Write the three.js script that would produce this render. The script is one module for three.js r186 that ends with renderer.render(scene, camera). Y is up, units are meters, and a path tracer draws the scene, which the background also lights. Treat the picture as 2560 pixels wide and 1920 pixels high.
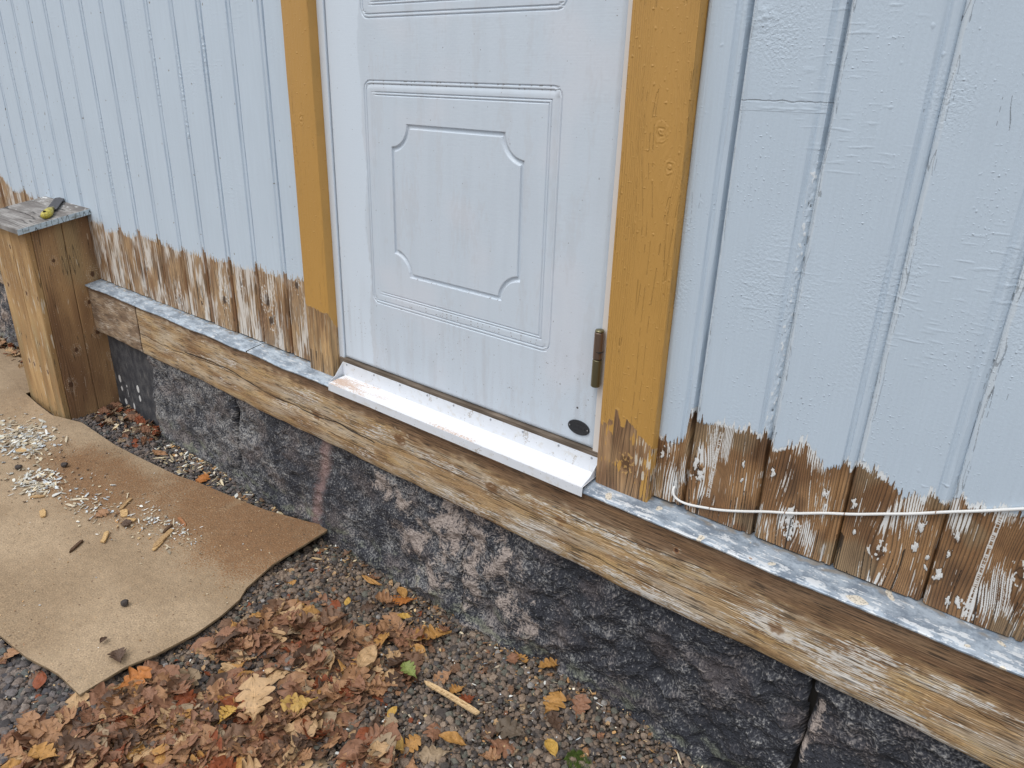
import * as THREE from 'three';
import { mergeGeometries, toCreasedNormals } from 'three/addons/utils/BufferGeometryUtils.js';

// ---------------------------------------------------------------- camera, sky, sun, exposure
const scene = new THREE.Scene();
const camera = new THREE.PerspectiveCamera(55.64, 4 / 3, 0.02, 300);
camera.position.set(0, 1.432, 1.3);
camera.rotation.set(-0.38869574, 0.67193475, 0.0317666, 'YXZ');
scene.add(camera);
const renderer = new THREE.WebGLRenderer({ antialias: true });
renderer.setSize(1024, 768);
renderer.toneMapping = THREE.LinearToneMapping;
renderer.toneMappingExposure = 1.17;
renderer.shadowMap.enabled = true;
const SKY = { low: [0.60, 0.625, 0.66], high: [1.42, 1.46, 1.53], gain: 1.0 };
{
  // an overcast sky, a little brighter overhead; below the horizon the colour of a far yard
  const w = 128, h = 64, d = new Float32Array(w * h * 4);
  for (let j = 0; j < h; j++) for (let i = 0; i < w; i++) {
    const el = ((j + 0.5) / h - 0.5) * Math.PI, s = Math.max(0, Math.sin(el)), k = (j * w + i) * 4;
    for (let c = 0; c < 3; c++) d[k + c] = (el < 0 ? [0.2, 0.2, 0.19][c] : SKY.low[c] + (SKY.high[c] - SKY.low[c]) * s) * SKY.gain;
    d[k + 3] = 1;
  }
  const t = new THREE.DataTexture(d, w, h, THREE.RGBAFormat, THREE.FloatType);
  t.mapping = THREE.EquirectangularReflectionMapping; t.magFilter = THREE.LinearFilter; t.minFilter = THREE.LinearFilter; t.needsUpdate = true;
  scene.background = t; scene.environment = t;
}
const sun = new THREE.DirectionalLight(new THREE.Color(1, 0.965, 0.92), 1.0);
sun.position.set(-2.2, 9, 5.5);
sun.target.position.set(-1.4, 0.5, 0.2);
sun.castShadow = true; sun.shadow.radius = 50;
Object.assign(sun.shadow.camera, { left: -5, right: 5, top: 5, bottom: -5, near: 0.5, far: 30 });
scene.add(sun, sun.target);

// ---------------------------------------------------------------- helpers
const rng = (s) => () => { s |= 0; s = (s + 0x6d2b79f5) | 0; let t = Math.imul(s ^ (s >>> 15), 1 | s); t = (t + Math.imul(t ^ (t >>> 7), 61 | t)) ^ t; return ((t ^ (t >>> 14)) >>> 0) / 4294967296; };
const PERM = new Uint8Array(512), GX = new Float32Array(256), GY = new Float32Array(256);
{
  const r = rng(7), p = [...Array(256).keys()];
  for (let i = 255; i > 0; i--) { const j = Math.floor(r() * (i + 1)); [p[i], p[j]] = [p[j], p[i]]; }
  for (let i = 0; i < 512; i++) PERM[i] = p[i & 255];
  for (let i = 0; i < 256; i++) { GX[i] = Math.cos(i * 2.399963); GY[i] = Math.sin(i * 2.399963); }
}
function pn(x, y) {                                       // gradient noise, about -1..1
  const xf = Math.floor(x), yf = Math.floor(y), X = xf & 255, Y = yf & 255, fx = x - xf, fy = y - yf;
  const u = fx * fx * fx * (fx * (fx * 6 - 15) + 10), v = fy * fy * fy * (fy * (fy * 6 - 15) + 10);
  const a = PERM[PERM[X] + Y], b = PERM[PERM[X + 1] + Y], c = PERM[PERM[X] + Y + 1], d = PERM[PERM[X + 1] + Y + 1];
  const n0 = GX[a] * fx + GY[a] * fy, n1 = GX[b] * (fx - 1) + GY[b] * fy, n2 = GX[c] * fx + GY[c] * (fy - 1), n3 = GX[d] * (fx - 1) + GY[d] * (fy - 1);
  const p = n0 + u * (n1 - n0);
  return 1.5 * (p + v * (n2 + u * (n3 - n2) - p));
}
const fb = (x, y, n = 3) => { let s = 0, a = 0.55; for (let i = 0; i < n; i++) { s += a * pn(x, y); x = x * 2.03 + 17.3; y = y * 2.03 - 9.1; a *= 0.5; } return s; };
const cl = (x, a = 0, b = 1) => (x < a ? a : x > b ? b : x);
const ss = (a, b, x) => { const t = cl((x - a) / (b - a)); return t * t * (3 - 2 * t); };
const mix = (a, b, t) => a + (b - a) * t;
const lerpAt = (pts, x) => { if (x <= pts[0][0]) return pts[0][1]; for (let i = 1; i < pts.length; i++) if (x <= pts[i][0]) { const a = pts[i - 1], b = pts[i]; return mix(a[1], b[1], (x - a[0]) / (b[0] - a[0])); } return pts[pts.length - 1][1]; };
const hash = (i, j = 0) => { const s = Math.sin(i * 127.1 + j * 311.7) * 43758.5453; return s - Math.floor(s); };

// a computed texture over a patch of a surface, in metres: colour (sRGB bytes) and relief (metres)
function texture({ x0, x1, y0, y1, w, h, range = 0.004, wrapS = THREE.MirroredRepeatWrapping, wrapT = THREE.ClampToEdgeWrapping, bump = true }, fn) {
  const c = new Uint8Array(w * h * 4), b = bump ? new Float32Array(w * h) : null, o = { r: 0, g: 0, b: 0, h: 0 };
  for (let j = 0, k = 0; j < h; j++) {
    const y = y0 + (y1 - y0) * (j + 0.5) / h;
    for (let i = 0; i < w; i++, k++) {
      o.h = 0; fn(x0 + (x1 - x0) * (i + 0.5) / w, y, o);
      c[k * 4] = cl(o.r, 0, 255); c[k * 4 + 1] = cl(o.g, 0, 255); c[k * 4 + 2] = cl(o.b, 0, 255); c[k * 4 + 3] = 255;
      if (b) b[k] = cl(0.5 + o.h / range);
    }
  }
  const set = (t) => { t.magFilter = THREE.LinearFilter; t.minFilter = THREE.LinearFilter; t.wrapS = wrapS; t.wrapT = wrapT; t.needsUpdate = true; return t; };
  const map = set(new THREE.DataTexture(c, w, h, THREE.RGBAFormat, THREE.UnsignedByteType)); map.colorSpace = THREE.SRGBColorSpace;
  const out = { map };
  if (b) { out.bumpMap = set(new THREE.DataTexture(b, w, h, THREE.RedFormat, THREE.FloatType)); out.bumpScale = range; }
  out.uv = (x, y) => [(x - x0) / (x1 - x0), (y - y0) / (y1 - y0)];
  return out;
}
function mat(t, roughness = 0.8, extra = {}) {
  const m = new THREE.MeshStandardMaterial({ roughness, ...extra });
  if (t) { m.map = t.map; if (t.bumpMap) { m.bumpMap = t.bumpMap; m.bumpScale = t.bumpScale; } }
  return m;
}
const flat = (r, g, b, roughness = 0.8, extra = {}) => new THREE.MeshStandardMaterial({ color: new THREE.Color().setRGB(r / 255, g / 255, b / 255, THREE.SRGBColorSpace), roughness, ...extra });
// a surface from a grid of points: fn(i, j) gives [x, y, z, u, v]
function grid(nu, nv, fn, crease = 0) {
  const p = new Float32Array((nu + 1) * (nv + 1) * 3), t = new Float32Array((nu + 1) * (nv + 1) * 2), ix = [];
  for (let j = 0, k = 0; j <= nv; j++) for (let i = 0; i <= nu; i++, k++) { const q = fn(i, j); p.set(q.slice(0, 3), k * 3); t.set(q.slice(3, 5), k * 2); }
  for (let j = 0; j < nv; j++) for (let i = 0; i < nu; i++) { const a = j * (nu + 1) + i, b = a + 1, c = a + nu + 1, d = c + 1; ix.push(a, b, d, a, d, c); }
  let g = new THREE.BufferGeometry();
  g.setAttribute('position', new THREE.BufferAttribute(p, 3)); g.setAttribute('uv', new THREE.BufferAttribute(t, 2)); g.setIndex(ix);
  if (crease) g = toCreasedNormals(g, crease); else g.computeVertexNormals();
  return g;
}
// box between two corners with small chamfers, uv in metres along the longest sides
function bar(x0, x1, y0, y1, z0, z1, c = 0.002, uv = (x, y, z) => [x, y]) {
  const s = new THREE.Shape(), a = [[x0 + c, y0], [x1 - c, y0], [x1, y0 + c], [x1, y1 - c], [x1 - c, y1], [x0 + c, y1], [x0, y1 - c], [x0, y0 + c]];
  a.forEach((p, i) => (i ? s.lineTo(...p) : s.moveTo(...p)));
  const g = new THREE.ExtrudeGeometry(s, { depth: z1 - z0 - 2 * c, bevelEnabled: true, bevelThickness: c, bevelSize: c, bevelOffset: -c, bevelSegments: 1 });
  g.translate(0, 0, z0 + c); uvBy(g, uv); return g;
}
function uvBy(g, f) { const p = g.attributes.position, n = g.attributes.normal, t = new Float32Array(p.count * 2); for (let i = 0; i < p.count; i++) t.set(f(p.getX(i), p.getY(i), p.getZ(i), n ? n.getX(i) : 0, n ? n.getY(i) : 0, n ? n.getZ(i) : 0), i * 2); g.setAttribute('uv', new THREE.BufferAttribute(t, 2)); return g; }
const names = {};
const numbered = (n) => { const k = names[n] = (names[n] ?? -1) + 1; return k ? `${n}_${String(k).padStart(3, '0')}` : n; };
function tag(o, label, category, group, kind) { const u = o.userData; if (label) u.label = label; if (category) u.category = category; if (group) u.group = group; if (kind) u.kind = kind; return o; }
function mesh(name, geo, m, parent = scene) { const o = new THREE.Mesh(geo, m); o.castShadow = o.receiveShadow = true; o.name = parent === scene ? numbered(name) : name; parent.add(o); return o; }
function thing(name, label, category, group) { const o = new THREE.Group(); o.name = numbered(name); scene.add(o); return tag(o, label, category, group); }

// ---------------------------------------------------------------- wood
// grain of a plank: u across, v along (metres); returns into W: ring phase, latewood, fibre, nearest knot distance in knot radii
const W = { f: 0, lw: 0, fib: 0, kd: 9, U: 0 };
function wood(u, v, knots, seed, pitch = 0.0042) {
  let U = u, kd = 9;
  for (const k of knots) {
    const du = u - k[0], dv = v - k[1]; if (Math.abs(dv) > 0.2) continue;
    const R = k[2] * 2.6, e = Math.exp(-(du * du + dv * dv * 0.16) / (R * R));
    U -= du * e * 0.72;
    const d = Math.hypot(du, dv * 0.75) / k[2] + 0.25 * pn(u * 120, v * 120); if (d < kd) kd = d;
  }
  U += 0.0065 * pn(u * 7 + seed, v * 2.2) + 0.0017 * pn(u * 30 + seed, v * 6 - seed);
  const ring = U / pitch + 3.4 * pn(U * 15 + seed, seed * 3.7), f = ring - Math.floor(ring);
  W.f = f; W.lw = f < 0.6 ? 0.15 * f : f < 0.9 ? mix(0.09, 1, (f - 0.6) / 0.3) : 1 - (f - 0.9) * 8;
  W.fib = 0.6 * pn(U * 900, v * 26 + seed) + 0.4 * pn(U * 330 + 5, v * 9);
  W.kd = kd; W.U = U;
}
const lerp3 = (o, a, b, t) => { o.r = mix(a[0], b[0], t); o.g = mix(a[1], b[1], t); o.b = mix(a[2], b[2], t); };
const tint = (o, c, t) => { o.r = mix(o.r, c[0], t); o.g = mix(o.g, c[1], t); o.b = mix(o.b, c[2], t); };
const mul = (o, k) => { o.r *= k; o.g *= k; o.b *= k; };

const PAINT = [189, 202, 214], PRIMER = [220, 222, 222];
function paintRelief(x, y, o, rough) {
  const q = fb(x * 5 + 3, y * 4, 2);
  const brush = 0.0002 * pn(x * 230, y * 5 + x * 9) * ss(-0.3, 0.4, pn(x * 14, y * 3)) + 0.00012 * pn(x * 480, y * 12);
  const peel = (0.00005 + 0.0003 * ss(0.0, 0.5, q)) * (pn(x * 210, y * 190) + 0.7 * pn(x * 460, y * 430));
  const dots = Math.max(0, pn(x * 240 + 9, y * 210) - 0.5) * 0.0022 * ss(-0.2, 0.4, fb(x * 13, y * 9 + 2, 2)) + Math.max(0, pn(x * 90 - 4, y * 80) - 0.62) * 0.003 * ss(0.1, 0.5, fb(x * 9, y * 9 + 4, 2));
  const wr = Math.max(0, pn(x * 26 + 31, y * 150) - 0.3) * 0.0007 * ss(0.05, 0.5, pn(x * 4, y * 5 + 8));
  o.h += (brush + peel + dots + wr) * rough;
}

// ---- boards left of the door
const LE = []; for (let k = 0; k < 27; k++) LE.push(-1.797 - 0.16 * k);          // joints, from the door leftwards
const edgeNear = (E0, p, x) => { const k = Math.round((x - E0) / p); return x - (E0 + k * p); };
const knotsL = [[-2.339, 0.705, 0.012], [-2.22, 0.786, 0.009], [-2.073, 0.758, 0.016], [-2.67, 0.639, 0.012], [-2.06, 0.69, 0.012], [-2.5, 0.66, 0.006], [-2.9, 0.72, 0.008], [-4.21, 0.75, 0.01], [-1.9, 0.84, 0.01]];
const boundL = [[-5.5, 0.93], [-4.33, 0.955], [-4.2, 0.89], [-4.044, 0.9], [-3.9, 0.88], [-3.26, 0.855], [-3.209, 0.83], [-3.1, 0.85], [-2.981, 0.84], [-2.922, 0.862], [-2.754, 0.85], [-2.605, 0.846], [-2.387, 0.853], [-2.214, 0.85], [-2.079, 0.862], [-1.921, 0.862], [-1.84, 0.885]];
const texL = texture({ x0: -4.7, x1: -1.83, y0: 0.58, y1: 1.72, w: 2000, h: 800, range: 0.004 }, (x, y, o) => {
  const e = edgeNear(-1.797, 0.16, x), b = Math.floor((x + 1.797) / 0.16), groove = Math.exp(-((e + 0.008) ** 2) / 0.00012);
  wood(x, y, knotsL, 3.1 + b * 7.7, 0.0042);
  const spike = Math.max(0, pn(W.U * 260, 3.3)) * 0.03 + Math.max(0, pn(W.U * 120, 8.1)) * 0.018 + 0.006 * pn(x * 420, y * 50) + 0.008 * pn(x * 18, 5);
  const yb = lerpAt(boundL, x) - 0.014 + spike + groove * (0.002 + 0.02 * hash(b, 2)) + 0.004 * pn(x * 40, 2);
  if (y > yb) {
    o.r = PAINT[0]; o.g = PAINT[1]; o.b = PAINT[2];
    mul(o, 1.015 + 0.018 * fb(x * 6, y * 3, 2) + 0.012 * pn(x * 90, y * 8));
    o.h = 0.0004; paintRelief(x, y, o, 0.8);
    o.h += groove * (0.002 * Math.max(0, pn(x * 130, y * 130)) + 0.0006 * pn(x * 50, y * 60)) * ss(0.1, 0.4, pn(b * 3.7, y * 3));
    const chip = pn(x * 60 + 40, y * 55) + 0.3 * pn(x * 200, y * 120);
    if (chip > 0.93 - 0.1 * ss(-2.9, -3.8, x)) { tint(o, [112, 104, 92], 0.75); o.h -= 0.0005; }
    if (y < yb + 0.012 + 0.02 * pn(x * 60, 7)) tint(o, [205, 212, 218], 0.5 * ss(-0.2, 0.4, pn(x * 160, y * 50)));
  } else {
    const pt = fb(x * 13 + b * 3, y * 5, 3), dark = fb(x * 7 - 8, y * 7, 2), g1 = pn(x * 330, y * 9 + b), g2 = pn(x * 620, y * 22), g0 = pn(x * 135 + b, y * 6);
    lerp3(o, [184, 152, 114], [140, 106, 74], ss(-0.5, 0.55, pt + 0.25 * W.fib + 0.25 * g1));
    mul(o, 1 - 0.3 * W.lw + 0.16 * W.fib + 0.12 * g2); if (g1 + 0.5 * g2 < -0.62) mul(o, 0.66); if (g0 < -0.4) mul(o, 0.78);
    tint(o, [128, 110, 92], 0.45 * ss(0.0, 0.5, dark + 0.2 * g1));
    if (groove > 0.3) tint(o, [112, 76, 46], 0.65 * ss(0.3, 0.7, groove) * ss(-0.5, 0.1, pn(b * 3.1, y * 12)));
    if (W.kd < 1.2) tint(o, [64, 50, 40], 0.85 * (1 - ss(0.7, 1.2, W.kd)));
    const near = 1 - ss(0, 0.05, yb - y), m = fb(x * 20 + 3, y * 7, 3) * 0.9 + 0.3 * g1 + 0.25 * g2 + 0.42 * g0 + 0.2 * W.fib - 0.2 * W.lw + 0.12 * near + 0.2 * pn(x * 4.2, 3) + (b === -3 || b === -9 || b === -10 ? 0.16 : 0);
    const wht = ss(0.06, 0.24, m) * (0.95 - 0.6 * ss(0.3, 0.8, groove));
    tint(o, [216, 212, 206], wht * 0.92);
    o.h = 0.0003 * W.lw + 0.00012 * W.fib + 0.00025 * wht;
    if (pn(W.U * 120, y * 5 + 11) > 0.62) { mul(o, 0.62); o.h -= 0.0006; }
    if (W.kd < 2.4 && W.kd > 0.7) { const s = pn(x * 190 + y * 60, y * 90 - x * 40) + 0.4 * pn(x * 60, y * 60 + 4); if (s > 0.42) { tint(o, [218, 216, 212], 0.85); o.h += 0.0003; } }
  }
});

// ---- boards right of the door
const RE = [-0.555, -0.397, -0.238, -0.082, 0.076, 0.234, 0.392, 0.55, 0.708, 0.866, 1.024, 1.182];
const knotsR = [[-0.327, 0.649, 0.014], [-0.166, 0.665, 0.012], [-0.53, 0.694, 0.013], [-0.01, 0.62, 0.012], [0.04, 0.72, 0.012], [-0.605, 0.72, 0.008]];
const boundR = [[-0.63, 0.745], [-0.6, 0.741], [-0.59, 0.747], [-0.58, 0.742], [-0.567, 0.762], [-0.5655, 0.775], [-0.562, 0.82], [-0.553, 0.825], [-0.5515, 0.822], [-0.5495, 0.806], [-0.5, 0.815], [-0.455, 0.812], [-0.437, 0.822], [-0.427, 0.818], [-0.413, 0.806], [-0.405, 0.826], [-0.397, 0.805], [-0.385, 0.795], [-0.35, 0.815], [-0.335, 0.823], [-0.32, 0.827], [-0.31, 0.809], [-0.296, 0.806], [-0.286, 0.79], [-0.272, 0.806], [-0.262, 0.8], [-0.254, 0.825], [-0.245, 0.8], [-0.232, 0.822], [-0.2, 0.812], [-0.171, 0.803], [-0.15, 0.785], [-0.135, 0.802], [-0.12, 0.785], [-0.11, 0.808], [-0.098, 0.8], [-0.083, 0.8], [-0.079, 0.812], [-0.062, 0.818], [-0.055, 0.805], [-0.02, 0.812], [0.02, 0.822], [0.1, 0.82], [0.2, 0.83]];
const blobsR = [[-0.276, 0.743, 7], [-0.272, 0.718, 4], [-0.225, 0.742, 7], [-0.215, 0.686, 4], [-0.113, 0.742, 8], [-0.113, 0.7, 7], [-0.058, 0.745, 6], [-0.063, 0.71, 5], [-0.091, 0.687, 4], [-0.089, 0.667, 4], [-0.378, 0.749, 7], [-0.595, 0.737, 5], [-0.614, 0.708, 6], [-0.532, 0.743, 6], [-0.535, 0.712, 9], [-0.522, 0.69, 9], [-0.435, 0.746, 5], [-0.435, 0.711, 4], [-0.577, 0.645, 7], [-0.07, 0.66, 9], [-0.03, 0.625, 7], [-0.045, 0.622, 6], [-0.33, 0.68, 9], [-0.331, 0.66, 10], [-0.325, 0.635, 10]];
const zips = [[[-0.491, 0.80], [-0.497, 0.723], [-0.5, 0.645]], [[-0.009, 0.81], [-0.011, 0.75], [-0.014, 0.62]]];
const zipR = (x, y) => { for (const z of zips) for (let i = 1; i < 3; i++) { const a = z[i - 1], b = z[i]; if (y <= a[1] && y > b[1]) { const d = Math.abs(x - mix(a[0], b[0], (a[1] - y) / (a[1] - b[1]))); if (d < 0.006) return d; } } return 1; };
const texR = texture({ x0: -0.64, x1: 0.3, y0: 0.58, y1: 1.62, w: 1440, h: 1590, range: 0.006 }, (x, y, o) => {
  let b = 0; while (b < RE.length && x > RE[b]) b++;
  const e1 = RE[b] - x, e0 = b ? x - RE[b - 1] : 1;
  wood(x, y, knotsR, 5.3 + b * 9.1, 0.0044 + 0.0012 * hash(b, 5));
  const spike = Math.max(0, pn(W.U * 230, 1.7)) * 0.022 + 0.0035 * pn(x * 420, y * 40) + (W.lw > 0.5 ? 0.004 : 0);
  const yb = lerpAt(boundR, x) - 0.004 + spike;
  if (y > yb) {
    o.r = PAINT[0] - 2; o.g = PAINT[1] - 1; o.b = PAINT[2];
    mul(o, 1 + 0.014 * fb(x * 8, y * 4, 2) + 0.01 * pn(x * 260, y * 9));
    o.h = 0.0007; paintRelief(x, y, o, 1.25);
    if (e0 < 0.013) {                                     // old off-white coat showing cracked along the joint
      const c = ss(0.012, 0.008, e0 + 0.002 * pn(y * 30, b)) * ss(-0.8, 0.0, pn(y * 4 + b * 5, b) + 0.3 * pn(x * 300, y * 40));
      tint(o, [206, 213, 218], 0.6 * c); o.h += 0.0003 * c;
      if (Math.abs(pn(x * 150 + 0.5 * pn(y * 22, b), y * 9)) < 0.05 && pn(y * 12, b * 3) > -0.2) { mul(o, 0.8); o.h -= 0.0005; }
    }
    if (b === 1 && Math.abs(y - 1.421 - 0.002 * pn(x * 60, 4)) < 0.0012) { o.h -= 0.0011; mul(o, 0.88); }
    if (b === 1 && y < 1.421 && y > 1.405) o.h += 0.0006 * Math.max(0, pn(x * 50, y * 160)) + 0.0003;
    if (b === 1) { const d = Math.hypot(x + 0.528, (y - 1.55) * 1.2); if (d < 0.03) o.h += 0.0016 * (1 - d / 0.03) * (0.6 + pn(x * 90, y * 90)); }
    if (b === 1 && e1 < 0.012 && y < 1.33) { const q = fb(x * 160, y * 60, 2); o.h += 0.0022 * q * ss(0.012, 0.004, e1); if (q > 0.28) tint(o, [226, 229, 230], 0.7); if (q < -0.42) mul(o, 0.6); }
    if (Math.abs(pn(x * 60 + 60, y * 3.2)) < 0.012 && pn(x * 7, y * 6 + 3) > 0.62) { mul(o, 0.7); o.h -= 0.0005; }
    const fr = 0.009 * (1 + 1.3 * pn(x * 55, b) + 0.8 * pn(x * 220, y * 90)) * ss(-0.4, 0.1, pn(x * 16 + 3, b * 3));
    if (y < yb + fr) { tint(o, PRIMER, 0.92); o.h -= 0.00035; }
    if (y < yb + 0.0012) o.h -= 0.0003;
  } else {
    const pt = fb(x * 13 + b * 3, y * 6 + b, 3), pt2 = fb(x * 7 - 3, y * 9 + b * 2, 2), g1 = pn(W.U * 520, y * 14), g2 = pn(x * 900, y * 40);
    lerp3(o, [170, 132, 92], [114, 82, 54], ss(-0.5, 0.5, pt + 0.3 * W.fib + 0.2 * g1));
    tint(o, [158, 114, 72], 0.4 * ss(0.05, 0.5, pt2));
    tint(o, [98, 72, 50], 0.7 * ss(0.1, 0.5, fb(x * 16 + 9, y * 8 - 4, 3) + (e1 < 0.03 ? 0.16 : 0) + (e0 < 0.012 ? 0.1 : 0)));
    tint(o, [150, 140, 116], 0.4 * ss(0.2, 0.55, pn(x * 12 + 20, y * 12) + 0.2 * g1));
    mul(o, 1 - 0.4 * W.lw + 0.14 * W.fib + 0.1 * g1 + 0.06 * g2);
    let h = 0.0006 * W.lw + 0.00018 * W.fib + 0.0001 * g1;
    if (W.kd < 1.1) { tint(o, [92, 66, 44], 0.75 * (1 - ss(0.6, 1.1, W.kd))); h += 0.0003; if (Math.abs(W.kd - 0.55) < 0.1) mul(o, 0.75); }
    // what is left of the white coat lies in the soft wood between the ridges
    const soft = 1 - ss(0.2, 0.55, W.lw), m = fb(x * 15 + 31 + b * 4, y * 7, 3) + 0.3 * pn(x * 60, y * 16) + 0.35 * g1 + 0.14 * (1 - ss(0, 0.06, yb - y)) + 0.06;
    let wht = ss(0.33, 0.41, m + 0.16 * g2 + 0.12 * W.fib) * soft;
    if (pn(W.U * 260 + 3, y * 9 + 2) + 0.3 * g2 > 0.62) wht = Math.max(wht, soft * 0.9);
    if (W.kd < 1.6 && pn(x * 110 + 3, y * 45) + 0.6 * pn(x * 320, y * 130) > 0.34) wht = 0.95;
    const z = zipR(x, y); if (z < 0.004 && (Math.abs(z - 0.003) < 0.0009 || pn(x * 40, y * 420) > 0.1) && pn(9, y * 50 + x * 20) > -0.4) wht = Math.max(wht, 0.9);
    for (const q of blobsR) { const d = Math.hypot(x - q[0] - 0.004 * pn(y * 90, q[0] * 40), (y - q[1]) * 0.45); if (d < 0.02) { const t = d / (q[2] * 0.0006) + 1.3 * fb(x * 230, y * 90 + q[1] * 50, 3); if (t < 1) { wht = 1; h += 0.0009 * (1 - t) + 0.0003; } else if (t < 1.5) mul(o, 0.8); } }
    tint(o, [214, 214, 212], wht); h += 0.0003 * wht;
    const cr = Math.abs(pn(W.U * 62 + b * 7, 5.5 + y * 1.2)); if (cr < 0.035 && y < 0.66 + 0.05 * pn(W.U * 20, b)) { mul(o, 0.45); h -= 0.0012; }
    o.h = h - 0.0004;
    // dust of the scraping, fine light specks
    if (pn(x * 700, y * 700) > 0.62) mul(o, 1.25);
  }
});

// ---- the yellow ochre casings
const OCHRE = [186, 142, 74];
function ochre(x, y, o, seed, knots, bound, pale) {
  wood(x, y, knots, seed, 0.0046);
  const yb = lerpAt(bound, x) + 0.0018 * pn(x * 500, y * 60) + Math.max(0, pn(W.U * 150, seed)) * 0.004 + (pale ? 0.004 * pn(x * 190, 3) + 0.0025 * pn(x * 420, 7) : 0);
  if (y > yb) {
    o.r = OCHRE[0]; o.g = OCHRE[1]; o.b = OCHRE[2];
    mul(o, 1 + 0.02 * fb(x * 9, y * 4, 2) + 0.012 * W.fib);
    const gr = pn(W.U * 150 + seed, y * 4), q = ss(-0.3, 0.3, pn(x * 11 + seed, 3));
    const kk = pale ? 0.7 : 2.4; o.h = 0.0005 + kk * (0.0002 * gr * (0.4 + q) + 0.0001 * W.fib - 0.0004 * W.lw * q + 0.00012 * pn(x * 520, y * 30));
    o.h += Math.max(0, pn(x * 140, y * 130) - 0.55) * 0.0022 + Math.max(0, pn(x * 330, y * 120) - 0.5) * 0.0008;
    if (Math.abs(pn(W.U * 55 + seed * 2, y * 1.1 + seed)) < (pale ? 0.008 : 0.026) && pn(x * 7 + seed, y * 5) > (pale ? 0.05 : -0.3) && pn(x * 60, y * 34 + seed) > -0.15) { o.h -= 0.0012; }
    if (y < yb + 0.004 * ss(-0.1, 0.5, pn(x * 180, seed))) { tint(o, [206, 164, 96], 0.6); }
    if (W.kd < 1.5) o.h += 0.0005 * Math.sin(W.kd * 9) * (1.5 - W.kd);
  } else {
    const pt = fb(x * 16, y * 8 + seed, 3);
    if (pale) lerp3(o, [186, 152, 108], [146, 114, 80], ss(-0.45, 0.5, pt + 0.4 * W.fib)); else lerp3(o, [172, 138, 100], [128, 97, 70], ss(-0.45, 0.5, pt + 0.4 * W.fib));
    mul(o, 1 - 0.3 * W.lw + 0.16 * W.fib + 0.2 * pn(x * 110 + seed, y * 5) + 0.12 * pn(x * 300, y * 14));
    if (W.kd < 1.2) tint(o, [84, 60, 38], 0.7 * (1 - ss(0.7, 1.2, W.kd)));
    let h = 0.00035 * W.lw + 0.00016 * W.fib, m = fb(x * 30 + seed, y * 14, 3) + 0.3 * pn(W.U * 180, y * 12);
    if (!pale) m += 0.28 * ss(0.04, 0, yb - y) + 0.25 * ss(-0.665, -0.64, x);
    if (m > (pale ? 0.62 : 0.36)) { tint(o, [196, 150, 76], 0.85 * ss(0.36, 0.42, m)); h += 0.0003; }
    if (pale && pn(x * 170, y * 11 + 4) + 0.4 * pn(x * 420, y * 40) > 0.42) tint(o, [206, 190, 164], 0.5);
    if (!pale && x > -0.668 && pn(x * 260, y * 30) > 0.3 && y > 0.64) { tint(o, [216, 210, 196], 0.8); h += 0.0002; }
    if (!pale && W.kd > 0.2 && W.kd < 1.7 && pn(x * 150, y * 110) + 0.5 * pn(x * 320, y * 260) > 0.3) tint(o, [204, 164, 100], 0.7);
    if (Math.abs(pn(W.U * 60 + 4 + seed, 2 + y)) < 0.03 && y < 0.655) { mul(o, 0.5); h -= 0.001; }
    o.h = h;
  }
}
const boundCL = [[-1.84, 0.797], [-1.8, 0.793], [-1.77, 0.79], [-1.74, 0.786], [-1.722, 0.792], [-1.715, 0.775], [-1.7, 0.745], [-1.67, 0.735]];
const texCL = texture({ x0: -1.86, x1: -1.66, y0: 0.58, y1: 1.72, w: 320, h: 1800, range: 0.005 }, (x, y, o) => ochre(x, y, o, 2.3, [[-1.78, 1.33, 0.012], [-1.735, 1.27, 0.008]], boundCL, true));
const boundCR = [[-0.8, 0.75], [-0.762, 0.752], [-0.752, 0.746], [-0.744, 0.742], [-0.7405, 0.758], [-0.731, 0.755], [-0.7275, 0.742], [-0.7265, 0.785], [-0.714, 0.787], [-0.7105, 0.75], [-0.7, 0.748], [-0.697, 0.77], [-0.686, 0.763], [-0.67, 0.752], [-0.664, 0.742], [-0.655, 0.74], [-0.645, 0.732], [-0.63, 0.722], [-0.6, 0.715]];
const texCR = texture({ x0: -0.8, x1: -0.6, y0: 0.58, y1: 1.62, w: 360, h: 1870, range: 0.005 }, (x, y, o) => ochre(x, y, o, 8.8, [[-0.69, 0.667, 0.013], [-0.68, 1.36, 0.014], [-0.655, 1.3, 0.01]], boundCR, false));

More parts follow.
